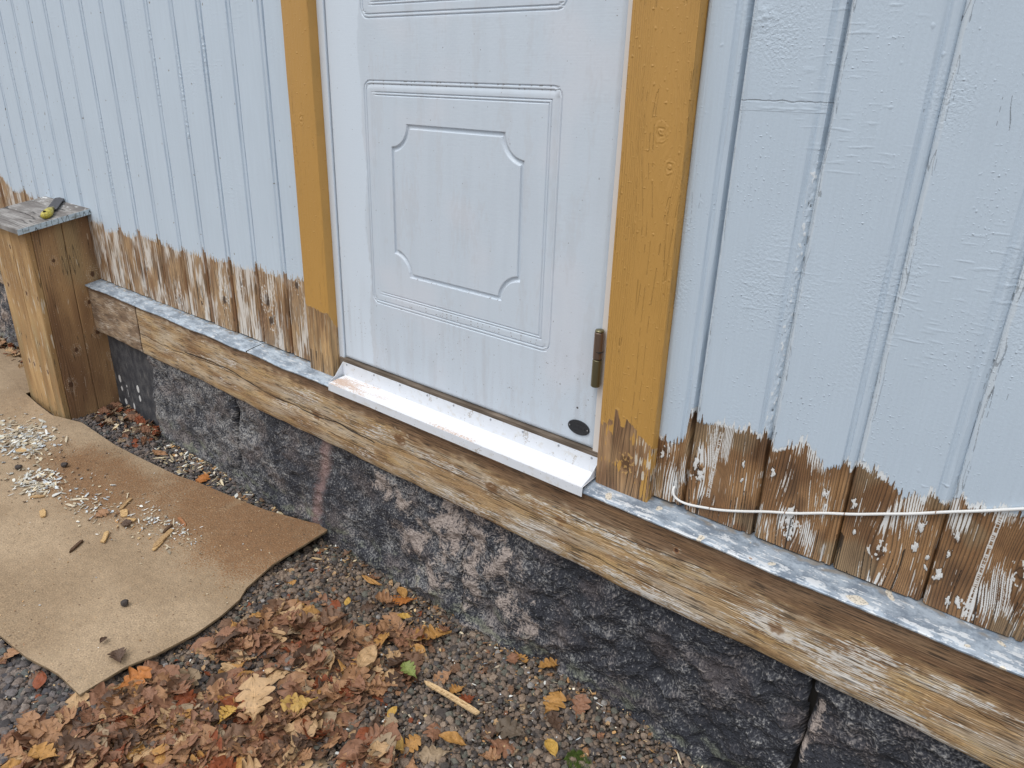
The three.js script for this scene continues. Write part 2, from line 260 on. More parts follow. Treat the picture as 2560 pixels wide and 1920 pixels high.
// ---- weathered base beam
const knotsB = [[0.587, -2.521, 0.014], [0.449, -1.778, 0.016], [0.497, -1.389, 0.02], [0.476, -1.046, 0.018], [0.526, -0.53, 0.006], [0.47, -0.83, 0.014], [0.45, -0.3, 0.014], [0.48, -3.15, 0.008]];
const crackB = [[-2.6, 0.462], [-2.45, 0.47], [-2.3, 0.474], [-2.2, 0.466], [-2.1, 0.452], [-2.0, 0.447], [-1.9, 0.45], [-1.8, 0.446], [-1.66, 0.458], [-1.5, 0.45]];
const BL = 3.285 + 0.9, beamX = (t) => 1.25 - BL * (1 - t) ** 2, beamT = (x) => 1 - Math.sqrt(Math.max(0, (1.25 - x) / BL));
const texB = texture({ x0: 0, x1: 1, y0: 0.33, y1: 0.61, w: 2048, h: 360, range: 0.008 }, (t, y, o) => {
  const x = beamX(t);
  wood(y, x, knotsB, 4.4, 0.0046);
  const pt = fb(x * 5, y * 24, 3), far = ss(-2.9, -0.4, x), g1 = pn(x * 11, y * 460), g2 = pn(x * 52, y * 760 + x * 9), g3 = pn(x * 150, y * 300);
  lerp3(o, [192, 160, 116], [134, 102, 70], ss(-0.5, 0.55, pt + 0.3 * g1 + 0.15 * g2));
  tint(o, [194, 160, 110], 0.45 * ss(0.05, 0.5, fb(x * 4 + 9, y * 30, 2) + 0.2 * g1));
  mul(o, 1 - 0.2 * W.lw + 0.1 * W.fib + 0.16 * g1 + 0.18 * g2 + 0.1 * g3);
  // bare dark wood along the top, where the flashing has kept the coat thin
  const td = y - 0.572 + 0.012 + 0.052 * far + 0.026 * fb(x * 3.5, 2, 2) + 0.012 * g1 + 0.008 * g2 + 0.014 * pn(x * 30, y * 90);
  const dk = ss(-0.012, 0.012, td); tint(o, [100, 74, 54], 0.7 * dk); if (dk > 0.3) mul(o, 1 + 0.16 * g1 + 0.1 * g2);
  let h = 0.0004 * W.lw + 0.0002 * W.fib + 0.00035 * g1 + 0.0002 * g2;
  const gray = ss(-0.25, 0.35, fb(x * 5 + 20, y * 26 + 3, 3) + 0.4 * g1 + 0.3 * g2);
  tint(o, [196, 186, 170], 0.62 * gray * (1 - 0.8 * dk));
  const m = fb(x * 3.6 + 51, y * 17, 3) + 0.4 * g1 + 0.3 * g2 + 0.18 * g3 + 0.3 * (far - 0.55) - 0.7 * dk + 0.25 * pn(x * 60, y * 240);
  const wht = ss(0.24, 0.5, m); tint(o, [218, 215, 210], 0.88 * wht); h += 0.0003 * wht;
  const yel = ss(0.3, 0.5, fb(x * 8 + 7, y * 30 - 6, 3) + 0.3 * g1 + 0.25 * g3) * (1 - dk); tint(o, [192, 160, 106], 0.5 * yel); h += 0.0002 * yel;
  const drk = ss(0.25, 0.5, pn(x * 16 + 8, y * 330) + 0.45 * g2 - 0.1); mul(o, 1 - 0.42 * drk); h -= 0.0003 * drk;
  if (W.kd < 1.1) { tint(o, [108, 74, 44], 0.7 * (1 - ss(0.6, 1.1, W.kd))); }
  if (W.kd < 2 && W.kd > 0.3) tint(o, [216, 204, 184], 0.6 * ss(0.2, 0.6, pn(x * 60, y * 130) + 0.4 * g1));
  const c = Math.abs(y - lerpAt(crackB, x) - 0.004 * pn(x * 14, 6)); if (x > -2.58 && x < -1.5 && c < 0.0022 + 0.0015 * pn(x * 9, 1)) { mul(o, 0.42); h -= 0.003; }
  for (let k = 0; k < 3; k++) { const yk = 0.41 + 0.05 * k; if (pn(x * 1.1 + k * 9, k * 5.5) > 0.12 && Math.abs(y - yk - 0.02 * pn(x * 2, k * 3 + 1) - 0.003 * pn(x * 16, k)) < 0.0011) { mul(o, 0.55); h -= 0.0014; } }
  for (const s of [[-0.72, 0.465, 0.15], [-0.44, 0.44, 0.12], [-1.35, 0.46, 0.1], [0.02, 0.46, 0.1]]) { const t = (x - s[0]) / s[2], w = 0.011 * (1 - t * t); if (w > 0 && Math.abs(y - s[1] + 0.05 * (x - s[0]) * 0.3 - 0.003 * pn(x * 20, 1)) < w * (0.75 + 0.4 * pn(x * 40, y * 60))) { tint(o, [176, 142, 98], 0.6); mul(o, 1 + 0.2 * g1); h -= 0.0016; } }
  if (Math.hypot(x + 0.53, y - 0.526) < 0.0075) { const d = Math.hypot(x + 0.53, y - 0.526); tint(o, d < 0.0045 ? [70, 44, 30] : [150, 110, 76], 0.85); h -= d < 0.0045 ? 0.002 : 0; }
  o.h = h;
});
const texB2 = texture({ x0: -3.4, x1: -2.9, y0: 0.33, y1: 0.61, w: 512, h: 280, range: 0.006 }, (x, y, o) => {
  wood(y, x, [[0.52, -2.99, 0.007]], 9.4, 0.0026);
  const g1 = pn(x * 12, y * 460), g2 = pn(x * 40, y * 760 + x * 9);
  lerp3(o, [176, 152, 124], [118, 96, 76], ss(-0.5, 0.5, fb(x * 8, y * 26, 3) + 0.4 * g1)); mul(o, 1 - 0.2 * W.lw + 0.14 * g1 + 0.16 * g2);
  tint(o, [208, 200, 188], 0.8 * ss(0.1, 0.5, fb(x * 9, y * 30 + 4, 3) * 0.6 + 0.5 * g1 + 0.4 * g2)); if (pn(x * 20, y * 340) + 0.4 * g2 > 0.5) mul(o, 0.66);
  tint(o, [92, 66, 44], 0.6 * ss(0.55, 0.565, y + 0.01 * W.fib));
  o.h = 0.0005 * W.lw + 0.0002 * W.fib;
});

// ---- galvanised flashing with white paint left on it
function zinc(x, v, o, white) {                            // v: 0 at the front edge, 1 at the wall
  const a = fb(x * 18, v * 2.2, 3), s = 0.6 * pn(x * 60, v * 9 + x * 20) + 0.5 * pn(x * 170, v * 13) + 0.4 * pn(x * 330, v * 22);
  lerp3(o, white ? [172, 184, 196] : [190, 203, 215], white ? [122, 134, 148] : [134, 147, 161], ss(-0.5, 0.5, a + 0.45 * s));
  const m = fb(x * 22 + 5, v * 7 + 3, 4) + 0.45 * s + 0.2 * pn(x * 14, v * 30) + (0.42 - v) * 0.5 * white + white * 0.16 - 0.16;
  const w = ss(0.05, 0.34, m + 0.22 * pn(x * 90, v * 60)); tint(o, [222, 226, 229], w * 0.88);
  tint(o, [150, 140, 128], 0.7 * ss(0.74, 0.95, v + 0.3 * a) * ss(-0.2, 0.3, pn(x * 40, v * 6)));
  if (white && pn(x * 26 + 7, v * 2) > 0.62) { tint(o, [226, 216, 198], 0.9); if (pn(x * 300, v * 20) > 0.3) mul(o, 0.75); }
  if (pn(x * 20 + 90, v * 3 + 5) > 0.78) tint(o, [150, 112, 86], 0.6);
  o.h = 0.00025 * w + 0.0004 * a + 0.00012 * s;
}
const texZL = texture({ x0: -3.4, x1: -1.66, y0: 0, y1: 1, w: 1400, h: 64, range: 0.003 }, (x, y, o) => zinc(x, y, o, 0));
const texZR = texture({ x0: -0.78, x1: 0.32, y0: 0, y1: 1, w: 1400, h: 90, range: 0.003 }, (x, y, o) => zinc(x, y, o, 1));

// ---- dark granite of the foundation
const patches = [[-1.41, 0.26, 0.03, 0.06], [-1.36, 0.17, 0.07, 0.06], [-1.28, 0.08, 0.05, 0.05], [-1.22, 0.26, 0.06, 0.09], [-1.12, 0.3, 0.08, 0.05], [-1.13, 0.16, 0.035, 0.13], [-1.0, 0.12, 0.035, 0.05], [-1.02, 0.24, 0.05, 0.05], [-0.92, 0.1, 0.04, 0.05], [-0.19, 0.28, 0.012, 0.08], [-0.2, 0.2, 0.016, 0.04], [-1.5, 0.3, 0.05, 0.04]];
function granite(x, y, o) {
  const big = fb(x * 7, y * 8, 3), mid = fb(x * 28, y * 30, 3), fine = 0.6 * pn(x * 130, y * 140) + 0.55 * pn(x * 260, y * 270) + 0.35 * pn(x * 430, y * 440);
  const lt = ss(-2.0, -2.3, x) * 0.22 - ss(-1.0, -0.7, x) * 0.1 + ss(-1.6, -1.4, x) * ss(-0.85, -1.0, x) * 0.16;
  const t = ss(-0.3, 0.8, 0.5 * big + 0.5 * mid + 0.8 * fine - 0.03 + lt);
  lerp3(o, [42, 44, 51], [160, 158, 155], t);
  if (fine > 0.62) tint(o, [186, 182, 176], 0.5); else if (fine < -0.6) mul(o, 0.7);
  tint(o, [120, 104, 98], 0.4 * ss(-0.1, 0.5, fb(x * 9 + 4, y * 10, 3) + 0.3 * fine));
  let q = -0.5; for (const p of patches) { const d = Math.hypot((x - p[0]) / p[2], (y - p[1]) / p[3]); if (d < 3) q = Math.max(q, 1.0 - 0.62 * d); }
  const pm = ss(0.12, 0.5, q * 0.62 + 0.55 * fb(x * 24 + 3, y * 20, 3) + 0.42 * mid + 0.26 * fine); tint(o, [164 + 26 * fine, 150 + 24 * fine, 141 + 22 * fine], 0.85 * pm);
  const vx = x - (-1.76 - 0.25 * (0.36 - y) * 0.95) - 0.012 * pn(y * 20, 3); const vm = ss(0.04, 0.008, Math.abs(vx) + 0.016 * fine + 0.01 * mid); tint(o, [164, 130, 122], 0.6 * vm);
  if (y < 0.1) tint(o, [128, 132, 108], 0.5 * ss(0.0, 0.4, fb(x * 14 + 40, y * 30, 2) + 0.2 * fine) * ss(0.1, 0.05, y + 0.02 * mid));
  o.h = 0.0055 * mid + 0.003 * fine + 0.0014 * pm;
}
const texGA = texture({ x0: -3.0, x1: -1.15, y0: -0.12, y1: 0.4, w: 1480, h: 416, range: 0.016 }, granite);
const texGB = texture({ x0: -1.2, x1: 0.42, y0: -0.12, y1: 0.4, w: 1620, h: 520, range: 0.016 }, granite);
const texPlate = texture({ x0: -3.4, x1: -2.9, y0: -0.05, y1: 0.4, w: 400, h: 360, range: 0.004 }, (x, y, o) => {
  lerp3(o, [50, 52, 58], [84, 84, 86], ss(-0.5, 0.6, fb(x * 30, y * 26, 3) + 0.4 * pn(x * 220, y * 200)));
  for (const s of [[-3.322, 0.137, 0.012, 0.018], [-3.318, 0.09, 0.009, 0.012], [-3.262, 0.117, 0.005, 0.006], [-3.26, 0.085, 0.002, 0.024], [-3.15, 0.135, 0.012, 0.018], [-3.146, 0.09, 0.009, 0.016], [-3.3, 0.03, 0.012, 0.014], [-3.22, 0.03, 0.008, 0.016], [-3.37, 0.02, 0.006, 0.01]]) { const d = Math.hypot((x - s[0]) / s[2], (y - s[1]) / s[3]) + 0.25 * pn(x * 260, y * 260); if (d < 1) { tint(o, [214, 214, 212], 0.95); o.h = 0.0006; } }
  tint(o, [150, 146, 138], 0.4 * ss(0.3, 0.5, fb(x * 60, y * 12, 2)));
  o.h += 0.0003 * pn(x * 120, y * 120);
});

// ---- post boards, one sheet of timber used with offsets (v along)
const knotsP = [[0.09, 0.50, 0.007], [0.055, 0.62, 0.009], [0.02, 0.64, 0.007], [0.035, 0.24, 0.009], [0.08, 0.36, 0.008], [0.15, 0.3, 0.008], [0.165, 0.7, 0.006], [0.2, 0.15, 0.009], [0.32, 0.55, 0.008], [0.36, 0.2, 0.009], [0.4, 0.74, 0.007]];
const texP = texture({ x0: 0, x1: 0.46, y0: -0.04, y1: 0.9, w: 560, h: 1000, range: 0.004, wrapT: THREE.MirroredRepeatWrapping }, (x, y, o) => {
  wood(x, y, knotsP, 1.9, 0.006);
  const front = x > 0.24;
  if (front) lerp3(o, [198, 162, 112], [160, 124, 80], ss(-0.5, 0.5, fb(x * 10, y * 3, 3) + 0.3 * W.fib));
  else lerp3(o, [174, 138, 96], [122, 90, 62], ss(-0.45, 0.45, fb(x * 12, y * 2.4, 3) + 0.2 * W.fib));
  tint(o, [138, 126, 92], 0.4 * ss(0.1, 0.5, fb(x * 9 + 4, y * 2 + 8, 2)));
  mul(o, 1 - 0.2 * W.lw + 0.1 * W.fib);
  if (W.kd < 1.3) tint(o, [74, 48, 30], 0.85 * (1 - ss(0.7, 1.3, W.kd)));
  if (W.kd < 3 && W.kd > 1 && Math.abs(pn(x * 130, y * 110)) < 0.07) tint(o, [210, 206, 196], 0.6);
  const m = fb(x * 60, y * 7 + 3, 3) + 0.35 * pn(x * 240, y * 20);
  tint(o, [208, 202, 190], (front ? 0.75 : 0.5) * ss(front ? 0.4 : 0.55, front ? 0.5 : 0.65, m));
  if (pn(x * 260, y * 210) > 0.74) tint(o, [214, 208, 198], 0.7);
  if (Math.abs(pn(W.U * 60, y * 1.5 + 4)) < 0.02) { mul(o, 0.65); o.h -= 0.0006; }
  o.h += 0.0003 * W.lw + 0.0001 * W.fib;
});
const texCap = texture({ x0: 0, x1: 0.5, y0: 0, y1: 0.32, w: 500, h: 320, range: 0.004, wrapT: THREE.MirroredRepeatWrapping }, (x, y, o) => {
  wood(y, x, [[0.13, 0.3, 0.008]], 6.1, 0.005);
  lerp3(o, [160, 156, 152], [112, 106, 102], ss(-0.5, 0.5, fb(x * 6, y * 26, 3) + 0.4 * W.fib)); mul(o, 1 - 0.2 * W.lw);
  tint(o, [214, 214, 212], 0.8 * ss(0.46, 0.6, fb(x * 22 + 2, y * 40, 3) + (y < 0.06 ? 0.2 : 0)));
  if (Math.abs(pn(W.U * 50 + 8, x * 1.4)) < 0.03) { mul(o, 0.6); o.h -= 0.0007; }
  o.h += 0.0004 * W.lw + 0.00012 * W.fib;
});

// ---- door skin, sill, mat, soil
const texD = texture({ x0: -1.72, x1: -0.78, y0: 0.64, y1: 1.72, w: 1040, h: 1190, range: 0.002 }, (x, y, o) => {
  o.r = 211; o.g = 222; o.b = 233;
  const ex = -1.565 + 0.012 * pn(y * 7, 4) + 0.004 * pn(y * 60, 2), film = ss(-0.004, 0.004, x - ex);
  const st = fb(x * 30, y * 3, 3), gr = pn(x * 420, y * 420);
  mul(o, 1 + 0.005 * st + 0.006 * gr - film * (0.045 + 0.016 * ss(-0.2, 0.5, st + 0.3 * pn(x * 9, y * 8)) + 0.02 * Math.max(0, gr)));
  tint(o, [220, 217, 222], 0.3 * film * ss(0, 0.5, fb(x * 5 + 4, y * 5, 2)));
  // dirt splashed and rubbed on
  const sp = pn(x * 210, y * 190) + 0.35 * pn(x * 90, y * 40), low = ss(0.98, 0.76, y) * (0.4 + 0.6 * ss(-0.2, 0.4, fb(x * 7, y * 7 + 8, 2)));
  tint(o, [188, 190, 194], 0.22 * film * ss(0.1, 0.7, pn(x * 26, y * 4 + 3) + 0.5 * pn(x * 130, y * 40)));
  if (sp > 0.92 - 0.22 * low) tint(o, [130, 130, 132], 0.8 * ss(0.92 - 0.22 * low, 1.05 - 0.22 * low, sp));
  tint(o, [172, 174, 180], 0.3 * low * ss(0.1, 0.6, pn(x * 55, y * 5) + 0.5 * gr));
  if (pn(x * 500 + 8, y * 480) > 0.8) tint(o, [120, 120, 122], 0.5 * low);
  for (const k of [1.434, 1.426, 0.951, 0.878, 0.87]) if (Math.abs(y - k) < 0.0014 && x > (k === 0.951 ? -1.39 : -1.52) && x < (k === 0.951 ? -1.09 : -0.96) && pn(x * 130, k * 40) > 0.36) tint(o, [120, 118, 116], 0.5);
  if (Math.hypot(x + 0.845, y - 0.742) < 0.0026) tint(o, [60, 58, 56], 0.9);
  o.h = 0.00006 * pn(x * 160, y * 150) + 0.00004 * pn(x * 20, y * 400);
});
const texSill = texture({ x0: -1.72, x1: -0.74, y0: 0, y1: 0.08, w: 1300, h: 110, bump: false }, (x, y, o) => {
  o.r = 230; o.g = 231; o.b = 234;
  const g = pn(x * 420, y * 420) + 0.6 * pn(x * 160, y * 170), m = ss(-0.2, 0.5, fb(x * 7, y * 26, 3)) * ss(-1.36, -1.55, x) + 0.6 * ss(0.02, 0.008, y) * ss(-1.3, -1.22, x) * ss(-1.06, -1.12, x) + 0.22 * ss(-0.9, -1.2, x);
  const c = ss(0.5, 1.1, m + 0.62 * g); tint(o, [192, 158, 134], 0.75 * c);
  if (pn(x * 300 + 7, y * 330) > 0.86) tint(o, [110, 100, 92], 0.7);
});
const texMat = texture({ x0: -5.4, x1: -1.6, y0: 0, y1: 1.1, w: 2048, h: 840, range: 0.008 }, (x, y, o) => {
  const a = fb(x * 3, y * 4, 3), g = pn(x * 170, y * 170), g2 = pn(x * 320, y * 340);
  lerp3(o, [163, 142, 116], [142, 121, 96], ss(-0.5, 0.5, a + 0.3 * g));
  // sawdust and scraped wood grains, densest along the house side
  const dz = Math.max(ss(0.7, 0.15, Math.hypot((x + 2.05) * 0.8, (y - 0.2) * 1.9)), 0.9 * ss(0.5, 0.15, Math.hypot((x + 2.7) * 0.8, (y - 0.4) * 2)));
  const d = ss(0.2, 0.8, dz + 0.4 * g + 0.3 * g2 + 0.3 * fb(x * 12, y * 12, 2) - 0.12); tint(o, [120, 86, 56], 0.78 * ss(0.3, 0.62, d + 0.5 * g2 + 0.3 * pn(x * 230, y * 240) - 0.08));
  mul(o, 1 + 0.13 * g + 0.15 * g2 + 0.05 * pn(x * 40, y * 44));
  if (g2 > 0.7) tint(o, [212, 196, 168], 0.5 + 0.3 * d); else if (g2 < -0.74) tint(o, [84, 62, 44], 0.65);
  if (pn(x * 80 + 3, y * 84) > 0.8) tint(o, [92, 70, 52], 0.75);
  tint(o, [150, 130, 104], 0.5 * ss(0.2, 0.6, fb(x * 9 + 30, y * 3 + x * 2, 2)));
  o.h = 0.0006 * g + 0.0004 * g2 + 0.0012 * d * Math.max(0, g) + 0.001 * pn(x * 30, y * 34);
});
const texSoil = texture({ x0: 0, x1: 1.2, y0: 0, y1: 1.2, w: 900, h: 900, range: 0.02, wrapS: THREE.RepeatWrapping, wrapT: THREE.RepeatWrapping }, (x, y, o) => {
  const g = pn(x * 120, y * 120), g2 = pn(x * 260, y * 260);
  lerp3(o, [62, 52, 44], [104, 90, 76], ss(-0.6, 0.7, 0.6 * g + 0.5 * g2 + 0.3 * fb(x * 12, y * 12, 2)));
  if (g2 > 0.7) tint(o, [150, 138, 120], 0.6);
  o.h = 0.004 * g + 0.002 * g2;
});

// ---------------------------------------------------------------- the ground
const groundH = (x, z) => -0.022 + 0.03 * Math.exp(-(((x + 0.72) / 0.28) ** 2) - ((z - 0.05) / 0.16) ** 2) - 0.012 * Math.exp(-(((x + 1.9) / 0.9) ** 2) - (z / 0.25) ** 2) + 0.006 * pn(x * 2.3, z * 2.6);
{
  const xs = [], zs = []; for (let x = -40; x < -6; x += 3) xs.push(x); for (let x = -6; x <= 2; x += 0.05) xs.push(x); for (let x = 4; x <= 40; x += 3) xs.push(x);
  for (let z = -1; z <= 2.6; z += 0.05) zs.push(z); for (let z = 5; z <= 80; z += 5) zs.push(z);
  const g = grid(xs.length - 1, zs.length - 1, (i, j) => { const x = xs[i], z = zs[zs.length - 1 - j]; return [x, groundH(x, z), z, x / 1.2, z / 1.2]; });
  tag(mesh('ground', g, mat(texSoil, 1)), 'bare brown soil and grit under the pebbles', 'ground', null, 'structure');
}

// ---------------------------------------------------------------- plank walls
function profileR(w, seed, deep = 1, f = 1) {                               // across one board: rounded edge, flat, cove, bead
  const c = 0.0025 * (0.8 + 0.5 * hash(seed, 1)) * deep;
  return [[0.0004, -0.02], [0.0006, -0.0085], [0.003, -0.0045], [0.0065, -0.0015], [0.0105, -0.0002], [0.016, 0], [w * 0.35, 0.0003], [w * 0.6, 0.0002], [w - 0.034 * f, 0], [w - 0.029 * f, -0.0006], [w - 0.0255 * f, -1.7 * c], [w - 0.0215 * f, -2.1 * c], [w - 0.0185 * f, -1.7 * c], [w - 0.0155 * f, -0.0012], [w - 0.0125 * f, -0.0004], [w - 0.009 * f, -0.001], [w - 0.0048 * f, -0.0034], [w - 0.0014 * f, -0.0072], [w + 0.0008, -0.0105], [w + 0.005, -0.011], [w + 0.0052, -0.02]];
}
function board(parent, x0, x1, seed, yb, yt, tex, m, rough = 1, split = 0.8) {
  const P = profileR(x1 - x0, seed, rough, rough > 1 ? 0.72 : 0.82), rows = []; for (let y = yb; y < yb + 0.3; y += 0.02) rows.push(y); for (let y = yb + 0.3; y < yt; y += 0.05) rows.push(y); rows.push(yt);
  const dz = (hash(seed, 3) - 0.5) * 0.0016, lean = (hash(seed, 7) - 0.5) * 0.002;
  const g = grid(P.length - 1, rows.length, (i, j) => {
    let [s, z] = P[i]; const y = j < 2 ? yb + 0.0016 * pn(s * 160 + seed, seed) + 0.004 * (hash(seed, 9) - 0.5) : rows[j - 1];
    if (i > 16 && z > -0.012 && (typeof split === 'function' ? !split(y) : y < split)) { z = -0.0195; if (s > x1 - x0) s = x1 - x0 - 0.0022; }
    const X = x0 + s + lean * (y - 1) * 0.5 + 0.0005 * pn(y * 5, seed + i * 0.3), edge = i < 5 || i > 8 ? 0.0008 : 0.0004;
    const Z = j === 0 ? -0.022 : z + (z > -0.015 ? dz + edge * pn(y * 9 + seed, i * 0.7 + seed) : 0);
    return [X, y, Z, ...tex.uv(X, y)];
  }, 0.7);
  return mesh('board', g, m, parent);
}
const wallL = thing('plank_wall', 'pale blue vertical plank wall left of the door, scraped bare along its foot', 'wall');
const wallR = thing('plank_wall', 'pale blue wide plank wall right of the door, paint scraped off below the white cable', 'wall');
const mL = mat(texL, 0.62), mR = mat(texR, 0.58), dark = flat(60, 52, 44, 1);
for (let k = 0; k < 22; k++) board(wallL, LE[k + 1], k ? LE[k] : -1.828, k * 3.3 + 1, 0.598, 2.3, texL, mL, 1.7, 9);
board(wallR, -0.634, RE[0], 41, 0.599, 2.3, texR, mR, 1, 9);
for (let k = 0; k < RE.length - 1; k++) board(wallR, RE[k] + [0.0035, 0.003, 0, 0][k % 4], RE[k + 1], k * 5.1 + 43, 0.597, 2.3, texR, mR, 1, [(y) => y > 0.83 && y < 1.34, 0.8, 0.79, 0.77][k % 4]);
mesh('sheathing', bar(LE[22], -1.84, 0.575, 2.32, -0.2, -0.0205, 0.001), dark, wallL);
mesh('sheathing', bar(-0.63, 1.18, 0.575, 2.32, -0.2, -0.0205, 0.001), dark, wallR);

// ---------------------------------------------------------------- door casings
function casing(x0, x1, tex, label, edgeSeed) {
  const P = [[0, -0.03], [0, 0.0195], [0.0012, 0.0213], [0.0035, 0.022], [(x1 - x0) * 0.35, 0.0222], [(x1 - x0) * 0.7, 0.0222], [x1 - x0 - 0.0035, 0.022], [x1 - x0 - 0.0012, 0.0213], [x1 - x0, 0.0195], [x1 - x0, -0.03]];
  const arc = [0]; for (let i = 1; i < P.length; i++) arc.push(arc[i - 1] + Math.hypot(P[i][0] - P[i - 1][0], P[i][1] - P[i - 1][1]));
  const rows = []; for (let y = 0.588; y < 2.25; y += 0.02) rows.push(y);
  const g = grid(P.length - 1, rows.length, (i, j) => {
    const y = j < 2 ? 0.588 + 0.0018 * pn(i * 3.1, edgeSeed) : rows[j - 1], nick = i > 5 && i < 9 ? 0.0012 * Math.max(0, pn(y * 30, edgeSeed + 4)) : 0;
    const X = x0 + P[i][0] - nick + 0.0006 * pn(y * 3, edgeSeed) - (y - 1) * 0.006 * (edgeSeed > 5 ? 1 : 0.6);
    return [X, y, j === 0 ? -0.02 : P[i][1] - nick + 0.0004 * pn(y * 8, i + edgeSeed), ...tex.uv(x0 + arc[i] - 0.0495, y)];
  }, 0.6);
  return tag(mesh('door_casing', g, mat(tex, 0.5)), label, 'door casing');
}
casing(-1.833, -1.72, texCL, 'narrow ochre yellow door casing left of the door, pale bare wood at its foot', 2);
casing(-0.7645, -0.629, texCR, 'broad ochre yellow door casing beside the hinge, dark knotty wood at its foot', 8);

// ---------------------------------------------------------------- door
const lineGroove = (d, w, dep) => -dep * Math.max(0, 1 - Math.abs(d) / w);
function panelH(x, y) {                                    // routed lines of one panel, 0.856..1.434 high
  const cx = -1.2435, cy = 1.145, ax = Math.abs(x - cx), ay = Math.abs(y - cy);
  let h = 0;
  const rr = 0.024, qx = ax - (0.3095 - rr), qy = ay - (0.289 - rr), d = Math.hypot(Math.max(qx, 0), Math.max(qy, 0)) + Math.min(Math.max(qx, qy), 0) - rr;
  h += lineGroove(d, 0.0021, 0.0032) + lineGroove(d + 0.008, 0.0021, 0.0032);
  const d2 = Math.max(Math.abs(x + 1.2422) - 0.2822, Math.abs(y - 1.1455) - 0.262), soft = x < -1.51 ? 0.25 : 1;
  if (!(x < -1.5265)) h += lineGroove(d2, 0.0019, 0.003 * soft) + lineGroove(d2 + 0.0065, 0.0019, 0.003 * soft);
  const px = Math.abs(x + 1.242), py = Math.abs(y - 1.144), ci = Math.hypot(px - 0.215, py - 0.193) - 0.057, din = Math.min(0.215 - px, 0.193 - py, ci);
  h -= 0.005 * ss(0, 0.0018, din) * (1 - ss(0.0085, 0.0115, din));
  return h;
}
{
  const door = thing('door', 'off white panelled door with routed shaped panel, dark oval plate and brass hinge', 'door');
  const near = (v, list) => Math.min(...list.map((a) => (Array.isArray(a) ? Math.max(0, a[0] - v, v - a[1]) : Math.abs(v - a))));
  const lines = (a, b, fine, arcs) => { const out = [a]; let v = a; while (v < b) { v += near(v, fine) < 0.003 ? 0.0008 : near(v, arcs) < 0.002 ? 0.002 : 0.006; out.push(Math.min(v, b)); } return out; };
  const xs = lines(-1.6945, -0.797, [[-1.555, -1.543], [-1.527, -1.516], [-1.459, -1.443], [-1.041, -1.025], [-0.969, -0.957], [-0.944, -0.932]], [[-1.46, -1.38], [-1.1, -1.02]]);
  const ys = lines(0.652, 1.68, [[0.853, 0.866], [0.881, 0.893], [0.949, 0.965], [1.323, 1.339], [1.398, 1.41], [1.424, 1.437], [1.573, 1.587], [1.598, 1.61]], [[0.95, 1.02], [1.27, 1.34]]);
  const g = grid(xs.length - 1, ys.length - 1, (i, j) => { const x = xs[i], y = ys[j], e = Math.min(x - xs[0], xs[xs.length - 1] - x, y - ys[0]); return [x, y, -0.01 + (y < 1.5 ? panelH(x, y) : panelH(x, y - 0.719)) - 0.004 * (1 - Math.sqrt(cl(1 - (1 - cl(e / 0.004)) ** 2))), ...texD.uv(x, y)]; });
  mesh('door_leaf', g, mat(texD, 0.42), door);
  mesh('door_core', bar(-1.6945, -0.797, 0.652, 2.2, -0.06, -0.0165, 0.001), flat(210, 219, 228, 0.5), door);
  mesh('upper_leaf', bar(-1.6945, -0.797, 1.681, 2.2, -0.0165, -0.01, 0.001), flat(206, 210, 216, 0.45), door);
  // hinge of two knuckles and a pin cap
  const brass = flat(124, 118, 92, 0.34, { metalness: 0.75 }), hinge = new THREE.Group(); hinge.name = 'hinge'; hinge.position.set(-0.7915, 0, 0.0055); door.add(hinge);
  const knuckle = (y0, y1, r) => { const pts = [[0, y0], [r - 0.0015, y0], [r, y0 + 0.002], [r, y1 - 0.002], [r - 0.0015, y1], [0, y1]].map((p) => new THREE.Vector2(...p)); return new THREE.LatheGeometry(pts, 24); };
  mesh('lower_knuckle', knuckle(0.816, 0.8805, 0.0108), brass, hinge);
  mesh('upper_knuckle', knuckle(0.8815, 0.9435, 0.0108), flat(136, 118, 106, 0.32, { metalness: 0.75 }), hinge);
  mesh('pin_cap', new THREE.LatheGeometry([[0, 0.9437], [0.0085, 0.9437], [0.0105, 0.945], [0.009, 0.949], [0, 0.9505]].map((p) => new THREE.Vector2(...p)), 24), brass, hinge);
  mesh('hinge_slot', bar(0.0015, 0.0118, 0.8985, 0.9005, -0.004, 0.0106, 0.0003), flat(30, 28, 26, 0.8), hinge);
  // oval maker's plate, raised worn lettering too faint to read, two small screws
  const plateTex = texture({ x0: -0.034, x1: 0.034, y0: -0.02, y1: 0.02, w: 272, h: 160, range: 0.001 }, (x, y, o) => {
    o.r = 66; o.g = 68; o.b = 72; mul(o, 1 + 0.05 * pn(x * 700, y * 700));
    const band = [[0.009, 0.0016, 0.016], [0, 0.0032, 0.026], [-0.0095, 0.0015, 0.018]]; for (const [yy, hh, ww] of band) if (Math.abs(y - yy) < hh && Math.abs(x) < ww && pn(x * 620 + yy * 900, 2) > -0.05) { o.h += 0.0002; mul(o, 0.82); }
  });
  const pl = new THREE.ExtrudeGeometry(new THREE.Shape().absellipse(0, 0, 0.0295, 0.0175, 0, Math.PI * 2, false, 0), { depth: 0.0012, bevelEnabled: true, bevelThickness: 0.0008, bevelSize: 0.0008, bevelSegments: 2, curveSegments: 40 }); uvBy(pl, (x, y) => plateTex.uv(x, y));
  const plate = mesh('name_plate', pl, mat(plateTex, 0.4, { metalness: 0.5 }), door); plate.position.set(-0.8365, 0.6945, -0.0088);
  for (const s of [-1, 1]) { const sc = new THREE.SphereGeometry(0.002, 12, 8); sc.scale(1, 1, 0.5); const o = mesh('screw', sc, flat(150, 150, 152, 0.3, { metalness: 0.9 }), plate); o.position.set(s * 0.0252, 0, 0.0021); }
}
